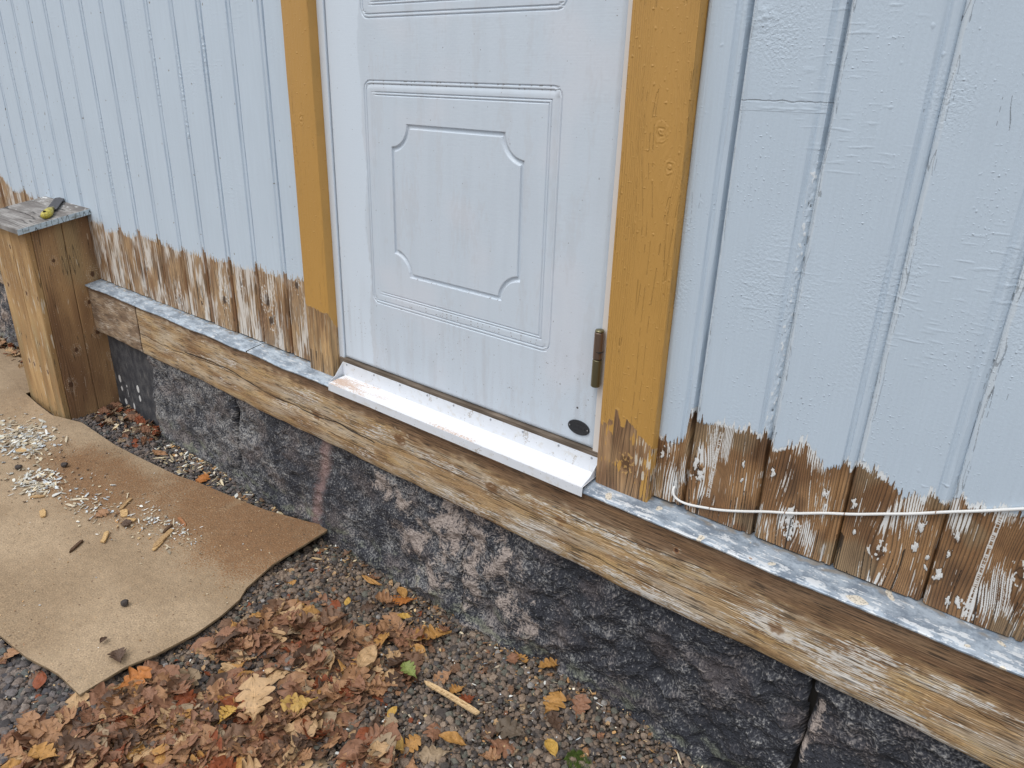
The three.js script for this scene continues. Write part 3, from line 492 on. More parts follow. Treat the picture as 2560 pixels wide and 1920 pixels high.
{
  const fr = thing('door_frame', 'white wooden door frame and grey threshold showing round the door leaf', 'door frame'), white = flat(210, 219, 228, 0.5);
  mesh('jamb', bar(-1.726, -1.697, 0.64, 2.2, -0.07, -0.0075, 0.0015), white, fr);
  mesh('jamb', bar(-0.7935, -0.76, 0.64, 2.2, -0.07, -0.0065, 0.0015), flat(214, 208, 202, 0.6), fr);
  mesh('jamb', bar(-1.73, -0.76, 2.205, 2.26, -0.07, -0.008, 0.0015), white, fr);
  const tt = texture({ x0: -1.73, x1: -0.76, y0: 0.58, y1: 0.66, w: 970, h: 80, range: 0.003 }, (x, y, o) => { wood(y, x, [], 3, 0.004); lerp3(o, [132, 118, 104], [92, 80, 68], ss(-0.5, 0.5, fb(x * 9, y * 60, 2) + 0.5 * W.fib)); mul(o, 1 - 0.25 * W.lw); o.h = 0.0003 * W.lw + 0.0002 * W.fib; });
  mesh('threshold', bar(-1.716, -0.766, 0.56, 0.65, -0.07, -0.004, 0.002, (x, y) => tt.uv(x, y)), mat(tt, 0.9), fr);
}

// ---------------------------------------------------------------- white metal sill under the door
const slab = (y0, z0, y1, z1, xa, xb, t = 0.0012, n = 24, wob = 0) => {   // thin sheet between two lines along x
  const dy = y1 - y0, dz = z1 - z0, l = Math.hypot(dy, dz), ny = -dz / l * t * -1, nz = dy / l * t * -1, ring = [[y0, z0], [y1, z1], [y1 - ny, z1 - nz], [y0 - ny, z0 - nz], [y0, z0]];
  return grid(n, 4, (i, j) => { const x = mix(xa, xb, i / n), q = ring[j], w = wob ? wob * pn(x * 9, 3) : 0; return [x, q[0] + w, q[1], x, j]; }, 0.5);
};
{
  const sill = thing('door_sill', 'white sheet metal door sill with a row of small screws, dusted with sawdust', 'door sill'), white = flat(216, 220, 226, 0.36);
  const lip = texture({ x0: -1.72, x1: -0.74, y0: 0.56, y1: 0.65, w: 900, h: 82, bump: false }, (x, y, o) => {
    o.r = 216; o.g = 220; o.b = 226; const q = pn(x * 230, y * 230) + 0.4 * pn(x * 60, y * 40); mul(o, 1 + 0.012 * pn(x * 40, y * 30));
    if (q > 0.86) tint(o, [120, 116, 110], 0.6); tint(o, [196, 192, 184], 0.4 * ss(0.2, 0.8, pn(x * 40, y * 60) + 0.4 * pn(x * 200, y * 150))); if (pn(x * 34 + 5, y * 20) > 0.62 && q > 0) tint(o, [150, 140, 128], 0.5);
  }), lm = mat(lip, 0.42), byXY = (g) => uvBy(g, (x, y) => lip.uv(x, y));
  mesh('back_flange', byXY(slab(0.5985, 0.0028, 0.6395, -0.001, -1.695, -0.7685, 0.0012)), lm, sill);
  const sh = slab(0.592, 0.0675, 0.5988, 0.0028, -1.682, -0.7665, 0.0012, 30);
  uvBy(sh, (x, y, z) => texSill.uv(x, 0.0695 - z)); 
  mesh('shelf', sh, mat(texSill, 0.5), sill);
  mesh('front_lip', byXY(slab(0.57, 0.0688, 0.5925, 0.0678, -1.682, -0.7655, 0.0012, 30, 0.0006)), lm, sill);
  for (const s of [0, 1]) {                                // folded end pieces
    const sh2 = new THREE.Shape(); sh2.moveTo(0, 0.6385); sh2.quadraticCurveTo(0.02, 0.621, 0.036, 0.606); sh2.lineTo(0.0675, 0.5935); sh2.lineTo(0.002, 0.599); sh2.closePath();
    const g = new THREE.ExtrudeGeometry(sh2, { depth: 0.0011, bevelEnabled: false }); g.rotateY(-Math.PI / 2); g.computeVertexNormals();
    const o = mesh('end_fold', g, white, sill); o.position.set(s ? -0.7665 : -1.6945, 0, 0.0005); o.rotation.y = s ? -0.03 : 0.17;
  }
  for (const x of [-1.676, -1.552, -1.441, -1.331, -1.231, -1.1, -0.994, -0.884, -0.789]) { const g = new THREE.CylinderGeometry(0.0027, 0.003, 0.0016, 14); g.rotateX(Math.PI / 2); mesh('screw', g, flat(168, 172, 178, 0.4, { metalness: 0.7 }), sill).position.set(x, 0.634, 0.0008); }
}

// ---------------------------------------------------------------- galvanised flashing strips
function flashing(xa, xb, tex, label, seed) {
  const n = Math.max(20, Math.round((xb - xa) / 0.012)), V = [[0.5745, 0.0635], [0.578, 0.0655], [0.5812, 0.0648], [0.585, 0.046], [0.5895, 0.022], [0.5935, 0.0], [0.594, -0.02]], arc = [0, 0.02, 0.06, 0.33, 0.66, 0.98, 1];
  const g = grid(n, V.length - 1, (i, j) => { const x = mix(xa, xb, i / n), f = j < 4 ? 1 : 0.4, w = 0.0028 * pn(x * 6.5, seed) + 0.0012 * pn(x * 26, seed + j * 0.6), e = j < 3 ? 0.004 * pn(x * 5, seed + 8) + 0.0013 * pn(x * 45, seed + 2) : 0; return [x, V[j][0] + w * f, V[j][1] + e, ...tex.uv(x, arc[j])]; });
  return tag(mesh('flashing', g, mat(tex, 0.42, { metalness: 0.25, side: THREE.DoubleSide })), label, 'flashing', 'galvanised flashing strips under the boards');
}
flashing(-3.362, -2.128, texZL, 'long bare galvanised flashing strip between the wooden post and the lap joint', 3);
flashing(-2.124, -1.672, texZL, 'short galvanised flashing strip ending under the left door casing', 7);
flashing(-0.772, 1.25, texZR, 'galvanised flashing blotched with white paint, right of the white door sill', 12);

// ---------------------------------------------------------------- base beams
function beam(xa, xb, tex, label, seed, m) {
  const V = [[0.574, -0.03], [0.5735, 0.046], [0.5715, 0.051], [0.567, 0.0535]]; for (let y = 0.557; y > 0.385; y -= 0.011) V.push([y, 0.0545]); V.push([0.374, 0.053], [0.3685, 0.049], [0.366, 0.043], [0.366, -0.03]);
  V.reverse(); const n = Math.round((xb - xa) / 0.008);
  const g = grid(n + 2, V.length - 1, (i, j) => {
    const x = cl(xa + (i - 1) * (xb - xa) / n, xa, xb), [y, z] = V[j], end = i === 0 || i === n + 2;
    const low = ss(0.42, 0.37, y), er = z > 0.03 ? 0.0022 * fb(x * 3, y * 30 + seed, 3) - 0.004 * low * Math.max(0, pn(x * 7 + seed, 4)) - 0.005 * Math.exp(-(((y - lerpAt(crackB, x) + 0.004) / 0.008) ** 2)) * ss(-2.5, -2.2, x) * ss(-1.5, -1.7, x) : 0;
    const Y = y + low * (0.004 * pn(x * 2.2, seed) + 0.0022 * pn(x * 13, seed + 3));
    return [x, Y, end ? -0.03 : z + er, ...tex.uv(tex === texB ? beamT(x) : x, Y + (z < 0.04 && y > 0.5 ? 0.02 : 0))];
  }, 0.8);
  return tag(mesh('base_beam', g, m), label, 'beam');
}
beam(-3.368, -2.942, texB2, 'short grey weathered beam end between the wooden post and the crack', 4, mat(texB2, 0.85));
beam(-2.931, 1.25, texB, 'long weathered timber base beam with flaking white and yellow paint under the door', 9, mat(texB, 0.85));
beam(-5.3, -3.78, texB2, 'weathered base beam running on behind the wooden post', 6, mat(texB2, 0.85));

// ---------------------------------------------------------------- granite foundation
{
  const fd = thing('stone_foundation', 'dark rough granite foundation stones under the timber beam', 'foundation');
  const stone = (xa, xb, tex, seed, amp0, lean) => {
    const cols = []; for (let k = 0; k < 12; k++) cols.push(0.016 * (k / 12) ** 1.5); const nn = Math.round((xb - xa - 0.032) / 0.0055); for (let k = 0; k <= nn; k++) cols.push(0.016 + (xb - xa - 0.032) * k / nn); for (let k = 11; k >= 0; k--) cols.push(xb - xa - 0.016 * (k / 12) ** 1.5);
    const n = cols.length - 1, m = 84, joint = (X, y) => 0.008 * pn(y * 7, Math.round(X * 30)) + 0.003 * pn(y * 23, Math.round(X * 30));
    const g = grid(n, m, (i, j) => {
      const s = cols[i] / (xb - xa), y = mix(-0.1, 0.385, j / m), da = cols[i], db = xb - xa - da;
      const x = mix(xa, xb, s) + joint(xa, y) * Math.max(0, 1 - da / 0.06) + joint(xb, y) * Math.max(0, 1 - db / 0.06);
      const e = Math.min(da, db), r = 0.016, close = Math.abs(x + 1.16) < 0.05 ? 0.35 : 1, round = e < r ? -0.02 * close * (1 - Math.sqrt(Math.max(0, 1 - (1 - e / r) ** 2))) : 0;
      const amp = amp0 || mix(0.014, 0.026, ss(-1.5, -0.85, x)), rough = Math.abs(fb(x * 13 + seed, y * 15, 3)) * 1.6 - 0.5 + 0.45 * fb(x * 42, y * 46 + seed, 3);
      const z = 0.03 + lean * (0.25 - y) + amp * (1.5 * Math.abs(fb(x * 4.5 + seed, y * 6, 2)) * -1.6 + 0.5 + 0.6 * fb(x * 9 - seed, y * 10, 2) - 0.75 * rough) + round;
      return [x, y, Math.min(z, y > 0.33 ? 0.044 : 0.085), ...tex.uv(x, y)];
    });
    mesh('stone', g, mat(tex, 0.9), fd);
  };
  stone(-2.955, -2.306, texGA, 3, 0.013, 0.02); stone(-2.297, -1.1625, texGA, 9, 0, 0.05);
  stone(-1.1605, -0.217, texGB, 9, 0, 0.05); stone(-0.208, 0.62, texGB, 25, 0.021, 0.06); stone(0.63, 1.3, texGB, 41, 0.026, 0.05);
  stone(-5.3, -3.78, texGA, 33, 0.014, 0.04);
  mesh('mortar_bed', bar(-5.3, 1.28, -0.15, 0.38, -0.3, -0.012, 0.001), flat(70, 66, 62, 1), fd);
  mesh('smooth_slab', bar(-3.39, -2.95, -0.1, 0.362, -0.005, 0.012, 0.004, (x, y) => texPlate.uv(x, y)), mat(texPlate, 0.7), fd).userData.label = 'smooth black slab with white paint drips beside the post';
}

// ---------------------------------------------------------------- boxed wooden post
{
  const post = thing('wooden_post', 'boxed wooden post of brown boards with a grey sloping cap beside the wall', 'post'), m = mat(texP, 0.75);
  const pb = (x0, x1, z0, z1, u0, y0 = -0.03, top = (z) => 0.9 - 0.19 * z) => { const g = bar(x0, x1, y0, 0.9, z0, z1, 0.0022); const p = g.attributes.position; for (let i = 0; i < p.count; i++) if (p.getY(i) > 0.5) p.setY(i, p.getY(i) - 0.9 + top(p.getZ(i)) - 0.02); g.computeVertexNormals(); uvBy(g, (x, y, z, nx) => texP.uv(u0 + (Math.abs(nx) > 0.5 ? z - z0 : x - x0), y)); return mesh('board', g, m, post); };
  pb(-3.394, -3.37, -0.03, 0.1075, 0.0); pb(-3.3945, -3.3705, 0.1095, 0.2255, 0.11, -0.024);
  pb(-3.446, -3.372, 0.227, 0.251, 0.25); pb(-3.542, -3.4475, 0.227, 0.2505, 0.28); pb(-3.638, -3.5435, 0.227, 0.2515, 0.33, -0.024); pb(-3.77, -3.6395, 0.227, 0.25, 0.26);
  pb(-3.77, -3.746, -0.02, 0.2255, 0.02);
  mesh('core', bar(-3.744, -3.396, -0.05, 0.8, -0.02, 0.225, 0.002), dark, post);
  const cm = mat(texCap, 0.85);
  for (const [z0, z1, d] of [[-0.002, 0.0645, 0], [0.066, 0.1685, 0.0008], [0.17, 0.284, 0]]) {
    const g = bar(-3.80, -3.328, 0, 0.0225, z0, z1, 0.0022); const p = g.attributes.position; for (let i = 0; i < p.count; i++) p.setY(i, p.getY(i) + 0.8795 + d - 0.19 * p.getZ(i) + 0.0006 * pn(p.getX(i) * 20, z0 * 50)); g.computeVertexNormals();
    uvBy(g, (x, y, z, nx) => (Math.abs(nx) > 0.5 ? texCap.uv(y * 4, z) : texCap.uv(x + 3.8, z))); mesh('cap_board', g, cm, post);
  }
  const paintEdge = texture({ x0: 0, x1: 0.3, y0: 0, y1: 0.03, w: 300, h: 40, range: 0.002 }, (x, y, o) => { lerp3(o, [176, 190, 198], [140, 146, 146], ss(0, 0.5, fb(x * 40, y * 60, 3))); if (Math.abs(pn(x * 45, y * 14 + 4)) < 0.05) mul(o, 0.5); o.h = 0.0004 * pn(x * 200, y * 200); });
  const pe = bar(0.0, 0.285, 0, 0.0222, 0, 0.0016, 0.0005, (x, y) => paintEdge.uv(x, y)); const edge = mesh('painted_edge', pe, mat(paintEdge, 0.7), post);
  edge.position.set(-3.3279, 0.8798, 0.0); edge.rotation.set(0, -Math.PI / 2, 0); { const p = pe.attributes.position; for (let i = 0; i < p.count; i++) p.setY(i, p.getY(i) - 0.19 * p.getX(i)); pe.computeVertexNormals(); }
}
// ---------------------------------------------------------------- scraper on the post cap
{
  const t = thing('paint_scraper', 'paint scraper with yellow handle and dark steel blade lying on the post cap', 'scraper');
  const prof = [[0, 0], [0.017, 0.002], [0.0245, 0.012], [0.027, 0.03], [0.026, 0.06], [0.021, 0.085], [0.016, 0.1], [0.013, 0.112], [0, 0.114]].map((p) => new THREE.Vector2(...p));
  const hg = new THREE.LatheGeometry(prof, 28); hg.scale(0.92, 1, 0.92); hg.rotateZ(Math.PI / 2); hg.scale(1, 0.62, 0.88);   // runs towards -x
  mesh('handle', hg, mat(texture({ x0: 0, x1: 1, y0: 0, y1: 1, w: 128, h: 128, range: 0.002 }, (x, y, o) => { lerp3(o, [186, 172, 66], [140, 128, 52], ss(-0.3, 0.6, fb(x * 9, y * 9, 3))); if (pn(x * 26, y * 26) > 0.5) tint(o, [210, 204, 150], 0.6); o.h = 0.0003 * pn(x * 40, y * 40); }), 0.5), t);
  const hole = new THREE.CylinderGeometry(0.0105, 0.0105, 0.006, 20); hole.scale(1, 1, 0.5); hole.rotateZ(0.5); mesh('hanging_hole', hole, flat(46, 40, 26, 0.9), t).position.set(-0.018, 0.0135, 0.0);
  mesh('ferrule', bar(-0.123, -0.106, -0.008, 0.008, -0.014, 0.014, 0.003), flat(120, 112, 70, 0.5), t);
  mesh('blade', bar(-0.33, -0.112, -0.0055, -0.0025, -0.0225, 0.0225, 0.0006), flat(74, 70, 72, 0.45, { metalness: 0.6 }), t);
  const nrm = new THREE.Vector3(0, 1, 0.19).normalize(), ax = new THREE.Vector3(0.855, -0.19 * 0.52, 0.52).normalize(), az = new THREE.Vector3().crossVectors(ax, nrm);
  t.quaternion.setFromRotationMatrix(new THREE.Matrix4().makeBasis(ax, nrm, az)); t.position.set(-3.352, 0.9015 - 0.19 * 0.168 + 0.0165, 0.168);
}

// ---------------------------------------------------------------- white cable stapled along the boards
{
  const pts = [[-0.5775, 0.64, -0.004], [-0.577, 0.632, 0.004], [-0.571, 0.622, 0.0065], [-0.558, 0.6155, 0.006], [-0.539, 0.6145, 0.005], [-0.5, 0.622, 0.005], [-0.468, 0.63, 0.0055], [-0.42, 0.6465, 0.0045], [-0.372, 0.666, 0.005], [-0.32, 0.684, 0.0045], [-0.271, 0.7055, 0.005], [-0.22, 0.7245, 0.0045], [-0.18, 0.7425, 0.0055], [-0.13, 0.764, 0.005], [-0.085, 0.7865, 0.0055], [-0.03, 0.812, 0.0045], [0.016, 0.835, 0.005], [0.2, 0.92, 0.005], [0.6, 1.1, 0.005], [1.18, 1.36, 0.005]].map((p) => new THREE.Vector3(...p));
  const t = thing('cable', 'thin white painted cable running across the scraped boards', 'cable');
  mesh('sheath', new THREE.TubeGeometry(new THREE.CatmullRomCurve3(pts), 200, 0.0027, 10), flat(222, 222, 220, 0.5), t);
  for (const [x, y] of [[-0.49, 0.6245], [-0.34, 0.677], [-0.236, 0.7185], [-0.098, 0.7802]]) { const g = new THREE.TorusGeometry(0.0031, 0.0008, 8, 16, Math.PI * 1.2); g.rotateY(Math.PI / 2); g.rotateX(-0.3); mesh('staple', g, flat(150, 120, 96, 0.6, { metalness: 0.3 }), t).position.set(x, y, 0.005); }
}

// ---------------------------------------------------------------- brown felt mats
const matBack = [[-5.4, 0.2], [-4.6, 0.21], [-4.304, 0.22], [-4.0, 0.245], [-3.8, 0.264], [-3.6, 0.277], [-3.43, 0.281], [-3.258, 0.226], [-3.1, 0.226], [-2.945, 0.225], [-2.743, 0.21], [-2.513, 0.186], [-2.398, 0.158], [-2.169, 0.125], [-2.042, 0.106], [-1.868, 0.064], [-1.779, 0.034]];
const matRight = [[0, -1.779], [0.03, -1.766], [0.13, -1.76], [0.28, -1.758], [0.414, -1.723], [0.461, -1.693], [0.545, -1.669], [0.651, -1.65], [0.782, -1.648], [0.868, -1.661], [1, -1.652]];
const matFront = [[-5.4, 1.02], [-2.6, 0.985], [-2.2, 0.955], [-2.038, 0.937], [-1.891, 0.923], [-1.764, 0.894], [-1.652, 0.888]];
const matH = (x, z) => 0.004 + 0.007 * ss(-2.2, -1.75, x) * (1 + Math.sin(z * 9 + 0.6)) * 0.7 + 0.004 * fb(x * 2.2, z * 3, 2) + 0.009 * ss(0.3, 0.05, z) * ss(-2.4, -1.8, x) + 0.003 * ss(0.8, 0.95, z);
const matRightX = (z) => lerpAt(matRight.map((p) => [mix(0.034, 0.888, p[0]), p[1]]), z);
const inMat = (x, z, pad = 0) => x < matRightX(z) - pad && z > lerpAt(matBack, x) + pad && z < lerpAt(matFront, x) - pad;
function matSheet(label, fn, nu, nv, thick) {
  const top = grid(nu, nv, (i, j) => { const [x, z] = fn(i / nu, 1 - j / nv); return [x, matH(x, z) + thick, z, ...texMat.uv(x, z)]; });
  const rim = []; for (let i = 0; i <= nu; i++) rim.push([i / nu, 1]); for (let j = nv - 1; j >= 0; j--) rim.push([1, j / nv]); for (let i = nu - 1; i >= 0; i--) rim.push([i / nu, 0]);
  const side = grid(rim.length - 1, 3, (i, j) => { const [x, z] = fn(...rim[i]), q = j / 3, f = 0.0012 * pn(i * 2.7, j); return [x + f + 0.001 * Math.sin(q * 3.14), matH(x, z) + mix(-0.002, thick, q), z + f, ...texMat.uv(x, z)]; });
  const t = thing('floor_mat', label, 'mat');
  mesh('mat_top', top, mat(texMat, 1), t);
  mesh('mat_edge', side, flat(128, 108, 82, 1), t);
  return t;
}
matSheet('large tan felt mat strewn with paint chips in front of the wooden post', (s, t) => {
  const zc = mix(0.034, 0.888, t), xr = matRightX(zc), x = mix(-5.4, xr, s ** 0.8);
  const xb = mix(-5.4, -1.779, s ** 0.8), xf = mix(-5.4, -1.652, s ** 0.8);
  return [x, mix(lerpAt(matBack, xb), lerpAt(matFront, xf), t)];
}, 220, 110, 0.0055);
matSheet('second brown mat reaching back to the foundation left of the wooden post', (s, t) => [mix(-5.4, -3.82 + 0.04 * t, s), mix(0.085 + 0.05 * (1 - s), 0.3, t)], 60, 12, 0.003);

// ---------------------------------------------------------------- pebbles
const R1 = rng(1234);
function pebbleGeo(seed, flatness) {
  const g = new THREE.IcosahedronGeometry(1, 2), p = g.attributes.position, v = new THREE.Vector3();
  const cuts = []; const r = rng(seed); for (let k = 0; k < 11; k++) cuts.push([new THREE.Vector3(r() - 0.5, r() - 0.5, r() - 0.5).normalize(), 0.62 + 0.25 * r()]);
  for (let i = 0; i < p.count; i++) { v.fromBufferAttribute(p, i); for (const [n, d] of cuts) { const k = v.dot(n) - d; if (k > 0) v.addScaledVector(n, -k * 0.95); } v.multiplyScalar(1 + 0.07 * pn(v.x * 2 + seed, v.y * 2 + v.z * 1.7)); v.y *= flatness; p.setXYZ(i, v.x, v.y, v.z); }
  return toCreasedNormals(g, 0.42);
}
const region = (x, z) => z > 0.0 && x > -3.37 && x < 1.0 && !inMat(x, z, 0.03) && z < 1.34 && x > -2.6 - 1.2 * (z < 0.5) && x + z * 0.9 < 1.0;
const texPeb = texture({ x0: 0, x1: 1, y0: 0, y1: 1, w: 256, h: 256, range: 0.003, wrapS: THREE.RepeatWrapping, wrapT: THREE.RepeatWrapping }, (x, y, o) => { const t = 200 + 46 * fb(x * 7, y * 7, 3) + 22 * pn(x * 50, y * 50); o.r = t; o.g = t * 0.985; o.b = t * 0.97; if (pn(x * 30, y * 30) > 0.6) mul(o, 1.16); o.h = 0.0004 * pn(x * 30, y * 30); });
{
  const gravel = thing('gravel', 'small dark grey and brown pebbles along the foundation', 'gravel'); gravel.userData.kind = 'stuff';
  const lists = [[], [], [], []], c = new THREE.Color(), q = new THREE.Quaternion(), e = new THREE.Euler(), M = new THREE.Matrix4();
  const tones = [[134, 124, 118], [152, 138, 128], [164, 146, 132], [180, 160, 144], [112, 108, 110], [162, 152, 146], [134, 136, 128], [190, 172, 156], [98, 92, 90]];
  for (let layer = 0; layer < 3; layer++) for (let x = -3.4; x < 1.0; x += 0.0118) for (let z = 0; z < 1.34; z += 0.0118) {
    const X = x + (R1() - 0.5) * 0.0115, Z = z + (R1() - 0.5) * 0.0115, a = R1(), b = R1(), d = R1(), f = R1(), g = R1(), h = R1(), k = R1();
    if (!region(X, Z) || (layer === 2 && a > 0.5)) continue;
    let s = (0.0042 + 0.0056 * b * b) * (layer === 2 ? 1.15 : 1) * (1 + 0.25 * pn(X * 5, Z * 5)); if (k > 0.985) s *= 1.5;
    if (X < -1.5 && Z > 0.8) s *= 1.3;
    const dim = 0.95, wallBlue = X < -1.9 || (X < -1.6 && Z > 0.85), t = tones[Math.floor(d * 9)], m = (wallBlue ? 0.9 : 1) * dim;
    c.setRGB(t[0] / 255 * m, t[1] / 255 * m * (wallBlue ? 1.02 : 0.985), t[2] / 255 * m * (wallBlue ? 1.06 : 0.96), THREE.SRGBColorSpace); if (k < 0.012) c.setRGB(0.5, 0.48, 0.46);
    e.set(0.7 * (f - 0.5), g * 6.28, 0.7 * (h - 0.5)); q.setFromEuler(e);
    M.compose(new THREE.Vector3(X, groundH(X, Z) + 0.002 + layer * 0.0052 + 0.002 * f, Z), q, new THREE.Vector3(s * (0.9 + 0.5 * g), s, s * (0.8 + 0.3 * h)));
    lists[Math.floor(h * 4)].push([M.clone(), c.clone()]);
  }
  lists.forEach((l, i) => { const im = new THREE.InstancedMesh(pebbleGeo(i * 13 + 5, [0.72, 0.8, 0.62, 0.85][i]), mat(texPeb, 0.8), l.length); im.name = 'pebbles'; im.castShadow = im.receiveShadow = true; l.forEach(([m, k], j) => { im.setMatrixAt(j, m); im.setColorAt(j, k); }); im.userData.kind = 'stuff'; gravel.add(im); });
}

// ---------------------------------------------------------------- leaves
const texLeaf = texture({ x0: -1, x1: 1, y0: 0, y1: 1, w: 160, h: 320, range: 0.002, wrapS: THREE.ClampToEdgeWrapping }, (x, y, o) => {
  const ax = Math.abs(x); let t = 214 + 26 * fb(x * 4, y * 6, 3) + 10 * pn(x * 30, y * 50);
  const rib = ss(0.045, 0.01, ax), ph = (y * 7.5 - ax * 1.25), side = ss(0.1, 0.02, Math.abs(ph - Math.round(ph))) * (1 - ax);
  t += 22 * rib + 14 * side; o.r = t; o.g = t * 0.985; o.b = t * 0.95; if (pn(x * 9 + 3, y * 14) > 0.55) mul(o, 0.8);
  o.h = -0.0005 * rib - 0.0003 * side + 0.0001 * pn(x * 30, y * 40);
});
function leafGeo(kind, seed) {
  const r = rng(seed), L = 1, nr = kind === 'oak' ? 44 : 24, nc = 8, lobes = kind === 'oak' ? 4 + Math.floor(r() * 2) : 0, W0 = kind === 'oak' ? 0.33 + 0.08 * r() : kind === 'oval' ? 0.26 : 0.1, ph = r() * 0.5;
  const bend = (r() - 0.35) * 0.5, cup = (r() - 0.4) * 0.55, twist = (r() - 0.5) * 0.8, curl = (r() - 0.3) * 0.55, ws = r() * 50;
  const wAt = (t, s) => { if (t < 0.1) return 0.012; const k = (t - 0.1) / 0.9; let w = W0 * Math.pow(Math.sin(Math.PI * Math.pow(k, kind === 'oak' ? 1.35 : 0.9) * 0.985 + 0.02), kind === 'oak' ? 0.75 : 0.8); if (lobes) { const c = Math.abs(Math.sin(Math.PI * (lobes * Math.pow(k, 0.9) + ph * s))); w *= 0.4 + 0.64 * Math.pow(c, 0.6); } return Math.max(0.006, w); };
  return grid(nc, nr, (i, j) => {
    const t = j / nr, s = (i / nc) * 2 - 1, w = wAt(t, s > 0 ? 1 : 0.3), sw = lobes && t > 0.12 ? 0.07 * Math.abs(s) * Math.abs(s) : 0;
    const x = s * w, y0 = (t - 0.5) + sw, tw = twist * (t - 0.5);
    const n = 0.05 * pn(t * 4 + ws, s * 1.5) + 0.03 * pn(t * 9 + ws, s * 3);
    const Y = bend * (t - 0.5) ** 2 * 1.4 + cup * s * s * w * 1.4 + x * tw + curl * Math.pow(Math.abs(s), 3) * w * (0.6 + pn(t * 6, s + ws)) + n;
    return [x * (1 - 0.2 * Math.abs(cup) * s * s), Y, -y0, s, t];
  });
}
const oakG = Array.from({ length: 12 }, (_, k) => leafGeo('oak', 100 + k * 7)), ovalG = Array.from({ length: 4 }, (_, k) => leafGeo('oval', 300 + k * 5)), longG = leafGeo('long', 401);
for (const g of [...oakG, ...ovalG, longG]) g.attributes.uv.array.forEach((v, i, a) => { if (i % 2 === 0) a[i] = (v + 1) / 2; });
const leafMat = {}; const leafM = (name, r, g, b) => (leafMat[name] = mat(texLeaf, 0.62, { color: new THREE.Color().setRGB(r / 255, g / 255, b / 255, THREE.SRGBColorSpace), side: THREE.DoubleSide }));
leafM('reddish brown', 158, 114, 88); leafM('warm brown', 180, 136, 100); leafM('pale tan', 210, 174, 132); leafM('dull brown', 134, 102, 80); leafM('dark brown', 98, 74, 58); leafM('greyish tan', 172, 150, 124);
leafM('orange', 196, 124, 58); leafM('yellow', 214, 172, 84); leafM('ochre', 198, 148, 82); leafM('green', 142, 156, 84); leafM('rust', 150, 78, 40); leafM('pale yellow', 204, 166, 92); leafM('grey brown', 112, 98, 84);
const R2 = rng(777);
function leaf(geo, tone, x, z, size, turn, lift = 0.012, tilt = 0.25) {
  const o = mesh('fallen_leaf', geo, leafMat[tone]); o.position.set(x, groundH(x, z) + 0.012 + lift, z); o.rotation.set((R2() - 0.5) * 2 * tilt, turn, (R2() - 0.5) * 2 * tilt, 'YXZ'); o.scale.setScalar(size); return o;
}
const heapPoly = [[-1.64, 0.92], [-1.6, 0.756], [-1.62, 0.511], [-1.58, 0.36], [-1.5, 0.24], [-1.3, 0.16], [-1.18, 0.17], [-1.1, 0.28], [-1.06, 0.4], [-1.0, 0.48], [-0.9, 0.53], [-1.2, 0.88], [-1.5, 1.12], [-1.66, 1.02]];
const inPoly = (P, x, z) => { let c = false; for (let i = 0, j = P.length - 1; i < P.length; j = i++) if ((P[i][1] > z) !== (P[j][1] > z) && x < (P[j][0] - P[i][0]) * (z - P[i][1]) / (P[j][1] - P[i][1]) + P[i][0]) c = !c; return c; };
